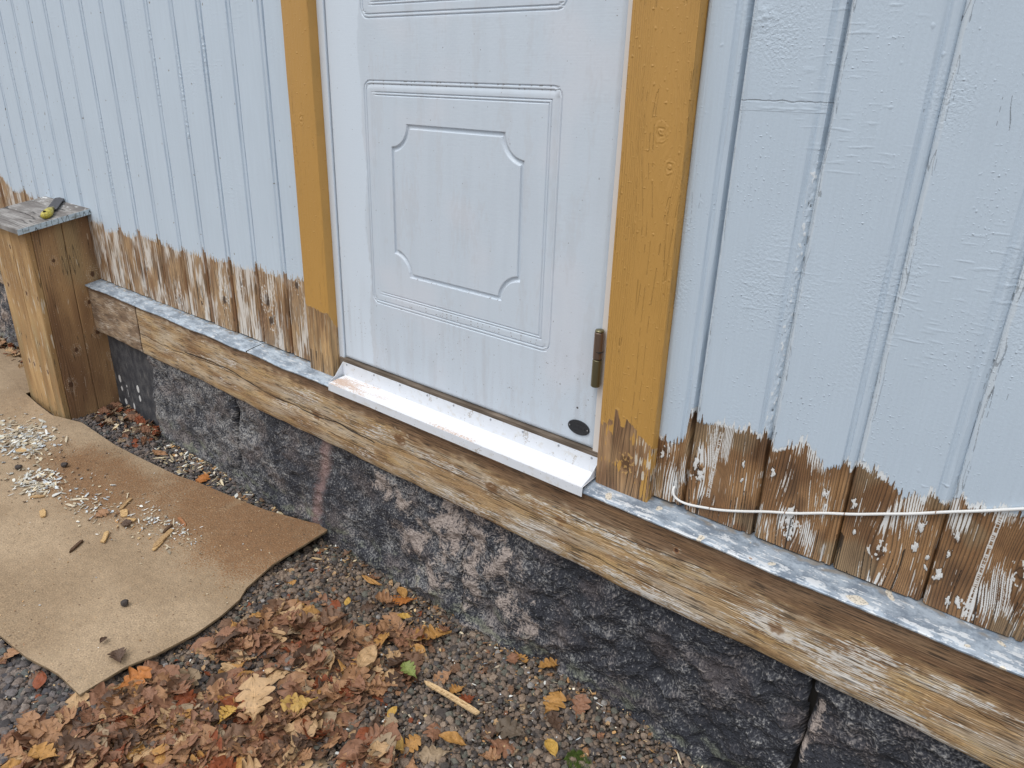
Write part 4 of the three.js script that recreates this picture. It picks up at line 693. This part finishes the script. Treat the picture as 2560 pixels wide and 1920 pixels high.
// single leaves one can point to
const singles = [
  ['oak', 'orange', -1.335, 0.1, 0.065, 1.9, 'bright orange leaf by the foundation, nearest the mat corner'], ['oval', 'ochre', -1.37, 0.082, 0.05, 1.2, 'dull ochre leaf tucked beside the bright orange leaf'],
  ['oval', 'yellow', -1.436, 0.237, 0.03, 0.6, 'small square yellow leaf bit on pebbles near the mat edge'], ['oval', 'yellow', -1.267, 0.167, 0.036, 2.2, 'small yellow leaf on pebbles between the brown leaves'],
  ['oak', 'ochre', -1.165, 0.153, 0.085, 2.6, 'large orange brown leaf flat on pebbles halfway along the foundation'], ['oval', 'pale tan', -1.219, 0.349, 0.075, 0.3, 'pale pointed tan leaf at the edge of the leaf heap'],
  ['oak', 'green', -1.095, 0.306, 0.05, 1.4, 'green and yellow leaf, the greenest leaf on the pebbles'], ['oak', 'ochre', -0.823, 0.05, 0.062, 2.5, 'ochre oak leaf leaning on the dark granite'],
  ['oak', 'ochre', -0.752, 0.158, 0.066, 0.15, 'flat ochre oak leaf alone on the pebbles'], ['oval', 'pale yellow', -0.974, 0.473, 0.062, 1.5, 'pale oval leaf lying level on pebbles by the heap'],
  ['oval', 'yellow', -0.684, 0.25, 0.05, 1.0, 'small yellow leaf on the pebbles near the moss'], ['oak', 'reddish brown', -0.922, 0.395, 0.058, 0.7, 'small reddish leaf beside the curled pale flake'],
  ['oak', 'grey brown', -0.78, 0.272, 0.068, 1.7, 'dark grey brown leaf flat on the pebbles'], ['oak', 'greyish tan', -0.88, 0.43, 0.06, 2.4, 'pale greyish leaf on pebbles at the bottom of the view'],
  ['oak', 'reddish brown', -0.92, 0.1, 0.042, 0.9, 'small red brown leaf near the granite'], ['oak', 'rust', -0.93, 0.267, 0.042, 2.9, 'small star shaped rusty leaf beyond the long splinter'],
  ['oval', 'yellow', -1.047, 0.416, 0.034, 0.2, 'tiny yellow leaf at the right rim of the leaf heap'], ['oval', 'ochre', -0.877, 0.376, 0.06, 2.0, 'curled orange brown leaf on edge among the pebbles'],
  ['long', 'ochre', -1.477, 0.109, 0.066, 1.75, 'narrow ochre willow leaf near the mat corner'], ['oak', 'orange', -1.595, 0.787, 0.075, 0.15, 'bright orange oak leaf just under the mat edge'],
  ['oak', 'warm brown', -1.945, 0.942, 0.06, 0.4, 'light brown lobed leaf on grey pebbles left of the mat tip'], ['oak', 'ochre', -1.524, 1.008, 0.06, 2.0, 'orange leaf on the pebbles nearest the camera'],
  ['oak', 'yellow', -1.32, 0.696, 0.05, 0.5, 'golden leaf lying over a pale grey leaf in the heap'], ['oak', 'pale yellow', -1.219, 0.555, 0.07, 2.4, 'yellow oak leaf with greenish tip in the heap'],
  ['oak', 'pale tan', -1.3, 0.63, 0.11, 1.0, 'large pale tan oak leaf on top of the heap'], ['oak', 'orange', -2.43, 0.135, 0.06, 0.8, 'orange leaf between the mat and the left foundation stone'],
  ['oval', 'warm brown', -2.76, 0.13, 0.06, 2.0, 'curled brown leaf on dark pebbles near the wooden post'], ['oak', 'dark brown', -1.694, 0.772, 0.055, 1.3, 'crumpled brown leaf lying on the mat near its tip'],
  ['oval', 'dark brown', -1.79, 0.77, 0.026, 0.6, 'small dark leaf scrap on the mat near its tip'], ['oak', 'warm brown', -2.44, 0.502, 0.045, 0.2, 'crumpled brown leaf beside the yellow wood chips on the mat'],
  ['oak', 'dark brown', -2.31, 0.47, 0.04, 1.2, 'dark torn leaf scrap on the mat behind the striped chip'], ['oval', 'rust', -1.79, 0.93, 0.05, 1.0, 'rusty leaf poking out under the mat near its tip'],
];
for (const [k, tone, x, z, s, turn, label] of singles) {
  const onMat = inMat(x, z, 0), g = k === 'oak' ? oakG[Math.floor(R2() * 12)] : k === 'oval' ? ovalG[Math.floor(R2() * 4)] : longG;
  const o = leaf(g, tone, x, z, s * 1.22, turn, onMat ? 0 : inPoly(heapPoly, x, z) ? 0.034 : 0.014, 0.22); if (onMat) o.position.y = matH(x, z) + 0.016; tag(o, label, 'leaf');
}
// the heap of brown leaves
const heapD = (x, z) => { if (!inPoly(heapPoly, x, z)) return 0; const bare = 0.8 * Math.exp(-(((x + 1.47) / 0.07) ** 2) - ((z - 0.63) / 0.06) ** 2); return cl(0.66 + 0.75 * pn(x * 7, z * 7) - bare - 0.4 * ss(0.4, 0.18, z) - 0.3 * ss(-1.2, -1.0, x)); };
const brownTones = ['reddish brown', 'warm brown', 'pale tan', 'dull brown', 'dark brown', 'greyish tan', 'rust', 'ochre'], toneP = [0.3, 0.54, 0.64, 0.8, 0.88, 0.93, 0.97, 1];
{
  const cand = [];
  for (let k = 0; k < 5200 && cand.length < 1250; k++) { const x = mix(-1.7, -0.95, R2()), z = mix(0.18, 1.12, R2()); if (R2() < heapD(x, z) ** 1.5) cand.push([x, z, R2()]); }
  cand.forEach((c, i) => { c.push(i); });
  const top = cand.length - 175, litter = [];
  cand.forEach(([x, z, u, i]) => {
    const lift = (i / cand.length) * 0.022 * heapD(x, z) + 0.002, s = 0.05 + 0.056 * R2() ** 1.3, t = R2(), tone = brownTones[toneP.findIndex((p) => t < p)], turn = R2() * 6.28, oak = R2() < 0.85, gi = Math.floor(R2() * (oak ? 12 : 4));
    if (i < top) { const tilt = 0.45; litter.push([oak, gi, tone, x, z, s, turn, lift * 0.8, (R2() - 0.5) * 2 * tilt, (R2() - 0.5) * 2 * tilt]); return; }
    const o = leaf(oak ? oakG[gi] : ovalG[gi], tone, x, z, s, turn, lift, 0.38);
    const marks = [[-1.3, 0.64, 'large pale tan leaf'], [-1.219, 0.555, 'yellow leaf with a greenish tip'], [-1.595, 0.787, 'bright orange leaf under the mat edge'], [-1.219, 0.349, 'pale pointed leaf'], [-1.095, 0.306, 'green leaf'], [-1.47, 0.63, 'gap of bare pebbles in the heap'], [-1.524, 1.008, 'orange leaf closest to the camera'], [-0.974, 0.473, 'level pale oval leaf'], [-1.62, 0.52, 'wavy right edge of the mat'], [-1.4, 0.3, 'back edge of the heap'], [-1.36, 0.86, 'front middle of the heap']];
    let best = marks[0]; for (const k of marks) if (Math.hypot(k[0] - x, k[1] - z) < Math.hypot(best[0] - x, best[1] - z)) best = k;
    const size = s > 0.09 ? 'large ' : s < 0.065 ? 'small ' : '', what = `${size}${tone} ${oak ? 'lobed oak' : 'oval'} leaf by the ${best[2]}`;
    tag(o, what, 'leaf', what.replace('leaf by', 'leaves by'));
  });
  // loose leaves over the pebbles, off the heap
  for (let k = 0; k < 330; k++) {
    const x = mix(-2.3, -0.55, R2()), z = mix(0.06, 1.1, R2()), t = R2(), u = R2(), s = 0.03 + 0.045 * R2(), turn = R2() * 6.28, gi = Math.floor(R2() * 12); if (R2() > Math.max(0.28, Math.exp(-(((x + 1.25) / 0.22) ** 2) - ((z - 0.2) / 0.14) ** 2)) || !region(x, z) || inMat(x, z, -0.01) || heapD(x, z) > 0 || z < 0.06) continue;
    const tone = ['dull brown', 'dark brown', 'reddish brown', 'warm brown', 'ochre'][Math.floor(t * 5)], side = z > 0.85 && x < -1.6 ? 'left of the heap' : x < -1.2 ? 'between the heap and the foundation' : 'right of the heap';
    tag(leaf(oakG[gi], tone, x, z, s, turn, 0.008, 0.4), `small ${tone} leaf lying loose on the pebbles ${side}`, 'leaf', `small ${tone} leaves ${side}`);
  }
  // crumbs and buried leaves of the heap, past counting
  const lit = thing('leaf_litter', 'bed of broken brown leaves under the heap', 'leaf litter'); lit.userData.kind = 'stuff';
  for (let k = 0; k < 1500; k++) { const x = mix(-1.75, -0.6, R2()), z = mix(0.05, 1.1, R2()), p = heapD(x, z) > 0 ? 0.85 : 0.34, q = R2(), a = R2(), b = R2(), c = R2(), d = R2(), e2 = R2(); if (q > p || inMat(x, z, 0) || !region(x, z)) continue; litter.push([true, Math.floor(a * 12), brownTones[Math.floor(b * 7)], x, z, 0.012 + 0.016 * c, d * 6.28, 0.006 + 0.02 * e2 * heapD(x, z), (a - 0.5) * 1.6, (c - 0.5) * 1.6]); }
  for (let k = 0; k < 150; k++) { const x = mix(-3.36, -2.9, R2()), z = 0.02 + 0.16 * R2() ** 1.6, a = R2(), b = R2(), c = R2(), d = R2(); if (inMat(x, z, 0)) continue; litter.push([a > 0.4, Math.floor(a * 4), ['rust', 'dark brown', 'reddish brown', 'greyish tan'][Math.floor(b * 4)], x, z, 0.025 + 0.03 * c, d * 6.28, 0.02 * (1 - z * 5) * c + 0.004, (a - 0.5) * 1.6, (c - 0.5) * 1.6]); }
  for (let k = 0; k < 260; k++) { const x = mix(-4.9, -3.8, R2()), z = 0.04 + 0.1 * R2(), a = R2(), b = R2(), c = R2(), d = R2(); litter.push([a > 0.4, Math.floor(a * 4), ['rust', 'pale tan', 'warm brown', 'greyish tan'][Math.floor(b * 4)], x, z, 0.03 + 0.03 * c, d * 6.28, 0.02 * c, (a - 0.5) * 1.6, (c - 0.5) * 1.6]); }
  const bins = new Map(), M = new THREE.Matrix4(), q = new THREE.Quaternion();
  for (const l of litter) { const key = (l[0] ? 'o' : 'v') + l[1]; if (!bins.has(key)) bins.set(key, []); bins.get(key).push(l); }
  for (const [key, l] of bins) {
    const im = new THREE.InstancedMesh(key[0] === 'o' ? oakG[+key.slice(1)] : ovalG[+key.slice(1)], mat(texLeaf, 0.7, { side: THREE.DoubleSide }), l.length); im.name = 'litter'; im.userData.kind = 'stuff'; im.castShadow = im.receiveShadow = true;
    l.forEach(([, , tone, x, z, s, turn, lift, rx, rz], j) => { q.setFromEuler(new THREE.Euler(rx, turn, rz, 'YXZ')); im.setMatrixAt(j, M.compose(new THREE.Vector3(x, groundH(x, z) + 0.01 + lift, z), q, new THREE.Vector3(s, s, s))); im.setColorAt(j, leafMat[tone].color); }); lit.add(im);
  }
}

// ---------------------------------------------------------------- chips, flakes, splinters
function chipGeo(seed, l, w, t, bow = 1) {                          // a flat shard of scraped wood with a jagged outline
  const r = rng(seed), s = new THREE.Shape(), n = 12; for (let i = 0; i < n; i++) { const a = (i / n) * Math.PI * 2, k = 0.8 + 0.35 * r(), ca = Math.cos(a), sa = Math.sin(a), p = [Math.sign(ca) * Math.pow(Math.abs(ca), 0.55) * l * 0.5 * k, Math.sign(sa) * Math.pow(Math.abs(sa), 0.55) * w * 0.5 * k]; if (i) s.lineTo(...p); else s.moveTo(...p); }
  const g = new THREE.ExtrudeGeometry(s, { depth: t, bevelEnabled: true, bevelThickness: t * 0.2, bevelSize: t * 0.2, bevelSegments: 1 }); g.rotateX(-Math.PI / 2);
  const p = g.attributes.position, b = (r() - 0.5) * 2 * bow; for (let i = 0; i < p.count; i++) p.setY(i, p.getY(i) + b * p.getX(i) ** 2 * 3 + 0.0006 * pn(p.getX(i) * 150, p.getZ(i) * 150 + seed)); g.computeVertexNormals();
  uvBy(g, (x, y, z) => [x * 8 + 0.5, z * 8 + y * 30 + 0.5]); return g;
}
const texChip = texture({ x0: 0, x1: 1, y0: 0, y1: 1, w: 200, h: 200, range: 0.002, wrapS: THREE.RepeatWrapping, wrapT: THREE.RepeatWrapping }, (x, y, o) => { const f = pn(x * 14, y * 90), g = pn(x * 160, y * 12); lerp3(o, [255, 250, 240], [176, 158, 134], ss(-0.4, 0.8, f * 0.7 + 0.4 * g)); o.h = 0.0003 * f + 0.0002 * g; });
const cm = (r, g, b) => mat(texChip, 0.85, { color: new THREE.Color().setRGB(r / 255, g / 255, b / 255, THREE.SRGBColorSpace) });
const mYel = cm(208, 178, 132), mStripe = cm(184, 156, 118), mDark = cm(92, 70, 52), mWhiteCh = cm(226, 220, 206);
const chips = [
  [-2.312, 0.628, 0.075, 0.011, 0.006, -2.55 + Math.PI / 2, mDark, 'dark brown stick of scraped wood lying alone on the mat'],
  [-2.29, 0.55, 0.075, 0.016, 0.006, -2.2 + Math.PI / 2, mYel, 'long yellowish wood chip with a dark striped edge on the mat'],
  [-2.147, 0.425, 0.12, 0.02, 0.006, -2.6 + Math.PI / 2, mStripe, 'largest striped wood chip on the mat'], [-2.12, 0.46, 0.06, 0.015, 0.004, -2.6 + Math.PI / 2, mYel, 'yellow wood chip lying against the largest striped chip'], [-2.19, 0.39, 0.05, 0.012, 0.005, -2.6 + Math.PI / 2, mDark, 'short dark chip behind the largest striped chip'],
  [-2.395, 0.44, 0.06, 0.028, 0.005, -0.4, mYel, 'broad yellow wood chip in the middle of the mat'], [-2.335, 0.447, 0.04, 0.022, 0.005, 0.7, mYel, 'small square yellow chip touching the broad yellow chip'],
  [-2.455, 0.405, 0.09, 0.013, 0.005, -2.5 + Math.PI / 2, mStripe, 'long narrow striped chip beyond the broad yellow chip'],
  [-2.595, 0.625, 0.055, 0.022, 0.006, -0.3, mYel, 'rounded yellow wood chip on the near left of the mat'], [-2.728, 0.595, 0.05, 0.016, 0.005, 0.9, mStripe, 'tan wood chip standing by the white flakes on the mat'],
  [-2.6, 0.5, 0.08, 0.009, 0.004, 0.75, mWhiteCh, 'pale slender wood strip on the mat by the white flakes'], [-2.58, 0.54, 0.05, 0.01, 0.003, 0.35, mWhiteCh, 'short pale strip lying below the slender strip on the mat'],
  [-2.85, 0.54, 0.075, 0.028, 0.006, 0.3, mDark, 'brown bark like chip among the white flakes'], [-3.15, 0.5, 0.05, 0.03, 0.005, 0.4, mYel, 'orange brown chip in the farther heap of flakes'],
  [-2.2, 0.335, 0.075, 0.014, 0.003, -0.15, cm(170, 120, 84), 'thin reddish wood curl on the house side of the mat'],
];
chips.forEach(([x, z, l, w, t, turn, m, label], i) => { const o = mesh('wood_chip', chipGeo(900 + i, l * 0.88, w * 0.85, t * 0.85), m); o.position.set(x, matH(x, z) + 0.0085, z); o.rotation.y = turn; tag(o, label, 'wood chip'); });
{
  const g = chipGeo(990, 0.165, 0.013, 0.005, 0.15), o = mesh('wood_splinter', g, cm(216, 190, 152)); o.position.set(-0.957, 0.014, 0.296); o.rotation.set(0.05, 0.11 + Math.PI, 0.06); tag(o, 'long pale wood splinter lying on the pebbles', 'splinter');
  const c = new THREE.CylinderGeometry(0.05, 0.05, 0.075, 14, 6, true, 0, 1.0), f = mesh('bark_flake', c, cm(190, 188, 180)); f.material.side = THREE.DoubleSide; f.position.set(-0.99, -0.02, 0.375); f.rotation.set(1.45, 0.6, 0.3); tag(f, 'curled pale grey flake beside the long splinter', 'flake');
}
for (const [x, z, s, label] of [[-1.904, 0.661, 0.0135, 'single dark pebble lying on the near half of the mat'], [-2.895, 0.437, 0.014, 'dark pebble on the mat in line with the post'], [-3.0, 0.56, 0.014, 'dark pebble on the mat left of the white flakes']]) { const o = mesh('pebble', pebbleGeo(77 + x * 9, 0.8), mat(texPeb, 0.85, { color: new THREE.Color(0.09, 0.075, 0.07) })); o.scale.setScalar(s); o.position.set(x, matH(x, z) + 0.016, z); tag(o, label, 'pebble'); }
{
  // paint flakes: small curled shards scattered by scraping
  const fl = thing('paint_flakes', 'white paint flakes and shavings strewn over the mat and pebbles', 'paint flakes'); fl.userData.kind = 'stuff';
  const geos = [0, 1, 2, 3].map((k) => { const r = rng(50 + k), n = 5 + k, pos = [], idx = []; pos.push(0, 0.12, 0); for (let i = 0; i < n; i++) { const a = (i / n) * 6.283, q = 0.5 + 0.6 * r(); pos.push(Math.cos(a) * q * (k > 2 ? 2.1 : k > 1 ? 1.4 : 1), 0.25 * (r() - 0.5), Math.sin(a) * q * (k > 2 ? 0.4 : k > 1 ? 0.65 : 0.85)); } for (let i = 0; i < n; i++) idx.push(0, 1 + ((i + 1) % n), 1 + i); const bot = pos.length / 3; for (let i = 0; i < bot; i++) pos.push(pos[i * 3], pos[i * 3 + 1] - 0.16, pos[i * 3 + 2]); for (let i = 0; i < n; i++) { const a = 1 + i, b = 1 + ((i + 1) % n); idx.push(bot, bot + a, bot + b, a, b, bot + b, a, bot + b, bot + a); } const g = new THREE.BufferGeometry(); g.setAttribute('position', new THREE.Float32BufferAttribute(pos, 3)); g.setIndex(idx); return toCreasedNormals(g, 0.4); });
  const lists = [[], [], [], []], M = new THREE.Matrix4(), q = new THREE.Quaternion(), c = new THREE.Color(), R = rng(4321);
  const put = (x, z, s, tones) => { const y = (inMat(x, z, 0) ? matH(x, z) + 0.0085 : groundH(x, z) + 0.016) + s * 0.2, t = tones[Math.floor(R() * tones.length)], k = 0.85 + 0.3 * R(); q.setFromEuler(new THREE.Euler((R() - 0.5) * 0.9, R() * 6.28, (R() - 0.5) * 0.9)); M.compose(new THREE.Vector3(x, y, z), q, new THREE.Vector3(s * (0.7 + 0.8 * R()), s, s)); c.setRGB(cl(t[0] * k / 255), cl(t[1] * k / 255), cl(t[2] * k / 255), THREE.SRGBColorSpace); lists[Math.floor(R() * 4)].push([M.clone(), c.clone()]); };
  const whites = [[212, 211, 206], [196, 195, 186], [184, 190, 194], [202, 188, 160], [180, 168, 146], [160, 148, 128]], creams = [[214, 204, 184], [204, 190, 160], [190, 172, 138], [206, 206, 200]], tans = [[176, 136, 88], [150, 112, 72], [120, 88, 58], [196, 168, 124]], darks = [[90, 70, 54], [70, 56, 46], [110, 88, 68]];
  const gauss = () => (R() + R() + R() + R() - 2);
  const cluster = (n, cx, cz, rx, rz, s0, s1, tones) => { for (let i = 0; i < n; i++) { const x = cx + gauss() * rx, z = cz + gauss() * rz; if (x > -1.68 || !inMat(x, z, 0.01)) continue; put(x, z, mix(s0, s1, R() ** 2.2), tones); } };
  cluster(700, -3.28, 0.47, 0.2, 0.1, 0.002, 0.016, whites); cluster(420, -2.84, 0.55, 0.1, 0.06, 0.0018, 0.013, whites); cluster(260, -2.22, 0.385, 0.16, 0.05, 0.0015, 0.008, whites); cluster(120, -2.55, 0.5, 0.14, 0.05, 0.0015, 0.009, whites); cluster(60, -2.3, 0.46, 0.1, 0.05, 0.0015, 0.008, tans); cluster(90, -2.5, 0.45, 0.25, 0.1, 0.002, 0.009, whites);
  cluster(150, -2.9, 0.5, 0.4, 0.16, 0.002, 0.007, darks);
  for (let i = 0; i < 2600; i++) { const x = mix(-4.6, -1.7, R()), z = mix(0.06, 0.95, R()); if (!inMat(x, z, 0.012)) continue; const near = z < 0.55 || R() < 0.35; if (near) put(x, z, mix(0.0011, 0.0034, R() ** 2), R() < 0.22 ? whites : R() < 0.75 ? tans : darks); }
  for (let i = 0; i < 2800; i++) { const x = mix(-3.36, 0.2, R() ** 1.2), z = 0.03 + 0.13 * R() ** 2.4; if (pn(x * 5, 3) < -0.25) continue; if (inMat(x, z, 0) || !region(x, z)) continue; put(x, z, mix(0.0018, x < -1.7 ? 0.015 : 0.007, R() ** 2.6), R() < (x < -1.7 ? 0.6 : 0.2) ? creams : R() < 0.7 ? tans : darks); }
  for (let i = 0; i < 4200; i++) { const x = mix(-2.1, 0, R()), z = mix(0.06, 1.1, R()); if (inMat(x, z, 0) || !region(x, z) || (heapD(x, z) > 0.3 && R() < 0.7)) continue; put(x, z, mix(0.0014, 0.0062, R() ** 2.2), R() < 0.3 ? whites : R() < 0.5 ? tans : darks); }
  lists.forEach((l, i) => { const im = new THREE.InstancedMesh(geos[i], flat(255, 255, 255, 0.8), l.length); im.name = 'flakes'; im.castShadow = im.receiveShadow = true; im.userData.kind = 'stuff'; l.forEach(([m, k], j) => { im.setMatrixAt(j, m); im.setColorAt(j, k); }); fl.add(im); });
}
{
  // a tuft of moss between the pebbles
  const g = new THREE.ConeGeometry(0.0012, 0.012, 4), n = 420, im = new THREE.InstancedMesh(g, flat(84, 104, 40, 0.9), n), R = rng(99), M = new THREE.Matrix4(), q = new THREE.Quaternion();
  for (let i = 0; i < n; i++) { const a = R() * 6.28, d = 0.026 * Math.sqrt(R()), x = -0.618 + d * Math.cos(a) * 1.2, z = 0.235 + d * Math.sin(a); q.setFromEuler(new THREE.Euler((R() - 0.5) * 1.4, R() * 6, (R() - 0.5) * 1.4)); im.setMatrixAt(i, M.compose(new THREE.Vector3(x, groundH(x, z) + 0.018, z), q, new THREE.Vector3(1, 0.7 + 0.6 * R(), 1))); }
  im.name = numbered('moss'); im.castShadow = im.receiveShadow = true; scene.add(tag(im, 'small tuft of green moss among the pebbles', 'moss', null, 'stuff'));
}
renderer.render(scene, camera);
